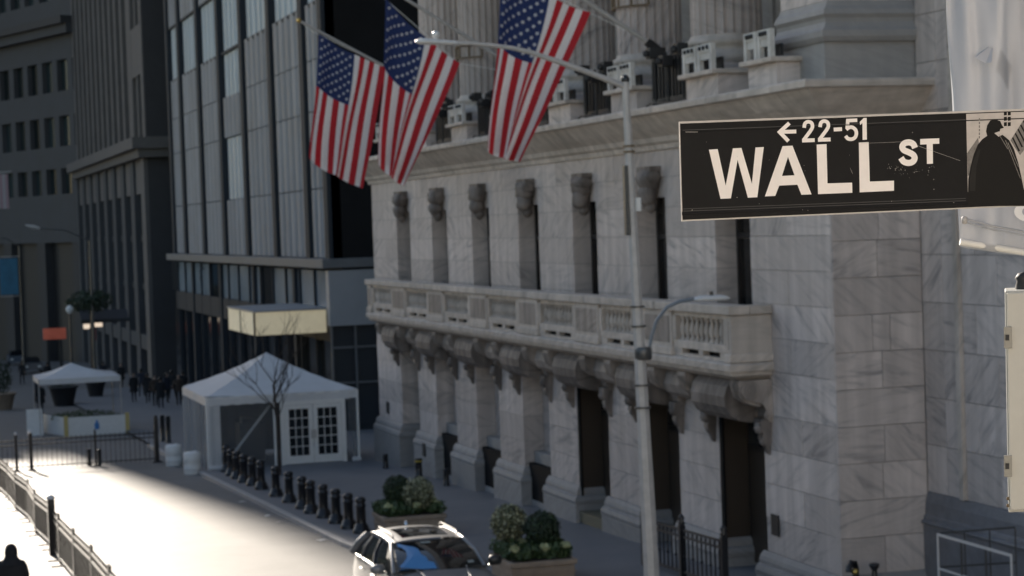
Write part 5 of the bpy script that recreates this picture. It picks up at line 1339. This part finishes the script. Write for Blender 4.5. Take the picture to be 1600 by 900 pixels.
def person(px, py, k, rz, lab, group=None, coat=False, s=1.0):
    g = gnd(px, py); z = gz(g.y)+(.13 if g.x > 11.4 and g.y < 160 else 0)
    t = thing('person', lab, 'person', (g.x, g.y, z), group); t.rotation_euler.z = rz; t.scale = (s, s, s)
    o = bpy.data.objects.new('body', BODY[k]); COL.objects.link(o); o.parent = t
    h = bpy.data.objects.new('hair', HAIRM); COL.objects.link(h); h.parent = t
    if coat: c = bpy.data.objects.new('coat', SKIRT); COL.objects.link(c); c.parent = t
    return t
for i, (px, py, k, rz, lab, co) in enumerate((
    (210,627,0,.3,'person in black standing at the left end of the crowd by the shops',True),(222,618,1,2.8,'person in navy just right of the crowd\'s left end',False),
    (232,628,3,3.1,'person in a long black coat, fourth from the right in the crowd',True),(243,633,2,.2,'person in brown jacket in the middle of the crowd',False),
    (252,637,0,3.0,'person in black, nearest to us in the crowd',True),(262,628,1,.5,'person in navy right of the nearest crowd member',False),
    (270,622,3,2.5,'person in black near the right end of the crowd',True),(280,632,2,0,'person in brown partly behind the tent edge',False),(287,624,0,3.,'person in black half hidden by the tent roof edge',True),
    (58,630,1,1.4,'person in navy behind the canopy, left of the dark planter',False),(64,642,0,.2,'person in black coat at the left side of the canopy',True),
    (35,598,3,2.9,'far walker in black left of the canopy',False),(75,600,0,3.0,'far walker in black under the far lamp',True),(162,600,1,3.1,'far walker in navy right of the canopy roof',False),(190,604,3,.1,'far walker in black before the stone tower shops',True))):
    person(px, py+(5 if py > 610 else 3), k, rz, lab, 'people in the street far back', co, 1.1)
# near person, bottom left, seen from behind
def near_person():
    base = V(aty(17, 850, 46.6).x, 46.6, gz(46.6)); s = 1.02
    t = thing('person', 'person in dark winter coat and knit cap at the bottom left corner, seen from behind', 'person', base); t.rotation_euler.z = R(160)
    N, E = person_nodes(.18, .1, 1.28, .0)
    me = skin_mesh('body', N, E, 0, (CLOTH_BLACK, SKIN, CLOTH_BLACK), 1.52)
    o = bpy.data.objects.new('body', me); COL.objects.link(o); o.parent = t
    mk = lambda mb, n, m: (lambda ob: (COL.objects.link(ob), setattr(ob, 'parent', t)))(bpy.data.objects.new(n, mb.mesh(n, m)))
    mk(MB().lathe((0,.01,1.585), [(.135,-.03),(.142,.02),(.138,.09),(.12,.16),(.08,.215),(.03,.235),(0,.24)], 18), 'knit_cap', CLOTH_BLACK)
    mk(MB().lathe((0,.02,1.40), [(.26,-.03),(.21,.04),(.165,.10),(.14,.16),(.12,.2)], 16, sy=.8), 'collar', CLOTH_BLACK)
    mk(MB().lathe((0,0,0), [(.36,.62),(.35,.9),(.345,1.1),(.335,1.28),(.29,1.40),(.2,1.47),(.14,1.5)], 18, sy=.62), 'coat', CLOTH_BLACK)
near_person()

# ================================================================== FAR STREET DETAIL
def far_lamp(px_base, py_base, Y, pole_top, head, lab, h=None):
    B = aty(px_base, py_base, Y); B.z = gz(Y)
    T = aty(*pole_top, Y); H0 = aty(*head, Y)
    t = thing('far_street_lamp', lab, 'street lamp', (T.x, Y, B.z))
    MB().tube([(T.x,Y,B.z),(T.x,Y,T.z)], [.14,.09], 8).build('pole', GUNMETAL, t)
    M = T.lerp(H0,.5)+V(0,0,.35)
    MB().tube([T, M, H0], .06, 6).build('arm', GUNMETAL, t)
    d = (H0-T).normalized(); MB().tube([H0, H0+d*.5, H0+d*1.1], [.09,.16,.05], 8).build('luminaire', GALV, t)
far_lamp(145, 600, 165, (140,376), (62,357), 'far street lamp whose arm reaches left before the dark building')
far_lamp(32, 590, 200, (30,385), (-10,372), 'far lamp post carrying the blue banner at the left edge')
def slabY(px0, py0, px1, py1, Y, th=.1):
    a, b = aty(px0, py1, Y), aty(px1, py0, Y); return MB().box(a.x, b.x, Y, Y+th, a.z, b.z)
o = slabY(1, 403, 27, 461, 199.4); t = thing('blue_banner', 'blue vertical banner on the lamp post at the left edge', 'banner', aty(14, 461, 199.4))
o.build('cloth', mat('banner_blue', (.02,.13,.22), .6, var=.2, scale=1), t); slabY(0, 400, 30, 402, 199.4).build('bracket', GALV, t); slabY(0, 462, 30, 464, 199.4).build('bracket', GALV, t)
t = thing('pink_flag', 'pale pink and white flag hanging high at the left edge', 'flag', aty(4, 326, 205))
for k in range(4): slabY(-6+k*4.5, 272, -1.5+k*4.5, 326, 205+.05*k, .05).build('stripe', mat('pale_pink%d' % k, (.36,.24,.27) if k % 2 else (.4,.38,.4), .8), t)
MB().tube([aty(-10,270,205), aty(18,268,205)], .06, 6).build('pole', GALV, t)
t = thing('orange_sign', 'orange red lit shop sign board above the far street', 'sign', aty(85, 560, 190))
slabY(68, 512, 103, 531, 190, .3).build('board', mat('orange_board', (.38,.10,.07), .5, emit=(1,.22,.12), estr=.04, var=.3, scale=.8), t)
for x_ in (76, 96): slabY(x_-1, 531, x_+1, 590, 190.05, .15).build('post', BLACK_MATTE, t)
LITW = mat('lit_sign', (.6,.55,.5), .5, emit=(1,.85,.7), estr=.35)
for i, (a, b_, c, d, l_) in enumerate(((131,506,145,514,'small pale lit shop sign at the base of the stone tower, left'),(147,503,160,511,'small pale lit shop sign at the base of the stone tower, right'),)):
    tag(slabY(a,b_,c,d,168.5+i*.4,.25).build('lit_shop_sign', LITW), l_, 'sign', 'lit shop signs on the stone tower')
t = thing('red_sign', 'small red hanging shop sign under the lit shop signs', 'sign', aty(146, 532, 168)); slabY(142,514,150,532,168,.15).build('board', mat('red_board', (.25,.04,.04), .5), t); slabY(140,512,152,514,168,.1).build('bracket', BLACK_MATTE, t)
# globe lamp and dark street tree
Y = 150; p = aty(109, 490, Y); t = thing('globe_lamp', 'short post lamp with pale globe behind the canopy', 'street lamp', (p.x, Y, gz(Y)))
MB().tube([(p.x,Y,gz(Y)),(p.x,Y,p.z)], .08, 8).build('post', GUNMETAL, t); MB().lathe((p.x,Y,p.z), [(.1,0),(.25,.2),(.25,.4),(.1,.55),(0,.6)], 10).build('globe', WHITE_PAINT, t)
Y = 166; c = aty(140, 470, Y); t = thing('street_tree', 'dark leafy street tree before the stone tower base', 'tree', (c.x, Y, gz(Y)))
MB().tube([(c.x,Y,gz(Y)),(c.x+.1,Y,c.z-.5),(c.x,Y,c.z)], [.16,.12,.08], 8).build('trunk', BARK, t)
foliage(c, 1.8, 1.6, .9, 1100, .3, LEAF_DK, 'crown', t, shell=.2)
# awning over far shop, parked vehicles far down the street
t = thing('shop_awning', 'grey shop awning below the dark street tree', 'awning', aty(155, 490, 169)); X0, X1 = aty(125,485,168).x, aty(200,485,168).x; z = aty(150,485,168).z
MB().hexa([(X0,167.4,z-.8),(X1,167.4,z-.8),(X1,169,z-.2),(X0,169,z-.2),(X0,167.4,z-.7),(X1,167.4,z-.7),(X1,169,z),(X0,169,z)]).build('cloth', DKSTONE, t)
MB().bar((X0,167.4,z-.85),(X1,167.4,z-.85), .05,.2).build('valance', DKSTONE, t)
def far_car(px, py, col, lab):
    g = gnd(px, py); z = gz(g.y); t = thing('far_car', lab, 'car', (g.x, g.y, z)); m = mat('carpaint_'+col, {'grey':(.1,.1,.11),'blue':(.05,.07,.1)}[col], .3, coat=.5)
    pr = [(-.92,.35),(-.95,.8),(-.85,1.0),(.85,1.0),(.95,.8),(.92,.35)]
    MB().prism(pr, lambda a, b, q: (g.x+a, q, z+b), g.y, g.y+4.5).build('body', m, t, bevel=.08)
    MB().hexa([(g.x-.82,g.y+1.0,z+1),(g.x+.82,g.y+1.0,z+1),(g.x+.82,g.y+4.2,z+1),(g.x-.82,g.y+4.2,z+1),(g.x-.62,g.y+1.7,z+1.5),(g.x+.62,g.y+1.7,z+1.5),(g.x+.62,g.y+3.7,z+1.5),(g.x-.62,g.y+3.7,z+1.5)]).build('cabin', DARK_GLASS, t, bevel=.06)
    for x_ in (-.8,.8):
        MB().box(g.x+x_*.75-.16,g.x+x_*.75+.16,g.y-.03,g.y+.05,z+.62,z+.76).build('headlight', WHITE_PAINT, t)
        for yy in (.8, 3.6):
            me = MB().lathe((0,0,0), [(.0,-.1),(.33,-.1),(.33,.1),(0,.1)], 14).mesh('wheel', RUBBER); me.transform(Matrix.Rotation(R(90),4,'Y')); link('wheel', me, t, loc=(g.x+x_, g.y+yy, z+.33))
far_car(52, 584, 'grey', 'dark grey car parked far down the street'); far_car(28, 571, 'blue', 'dark blue car at the far end of the street by the left edge')
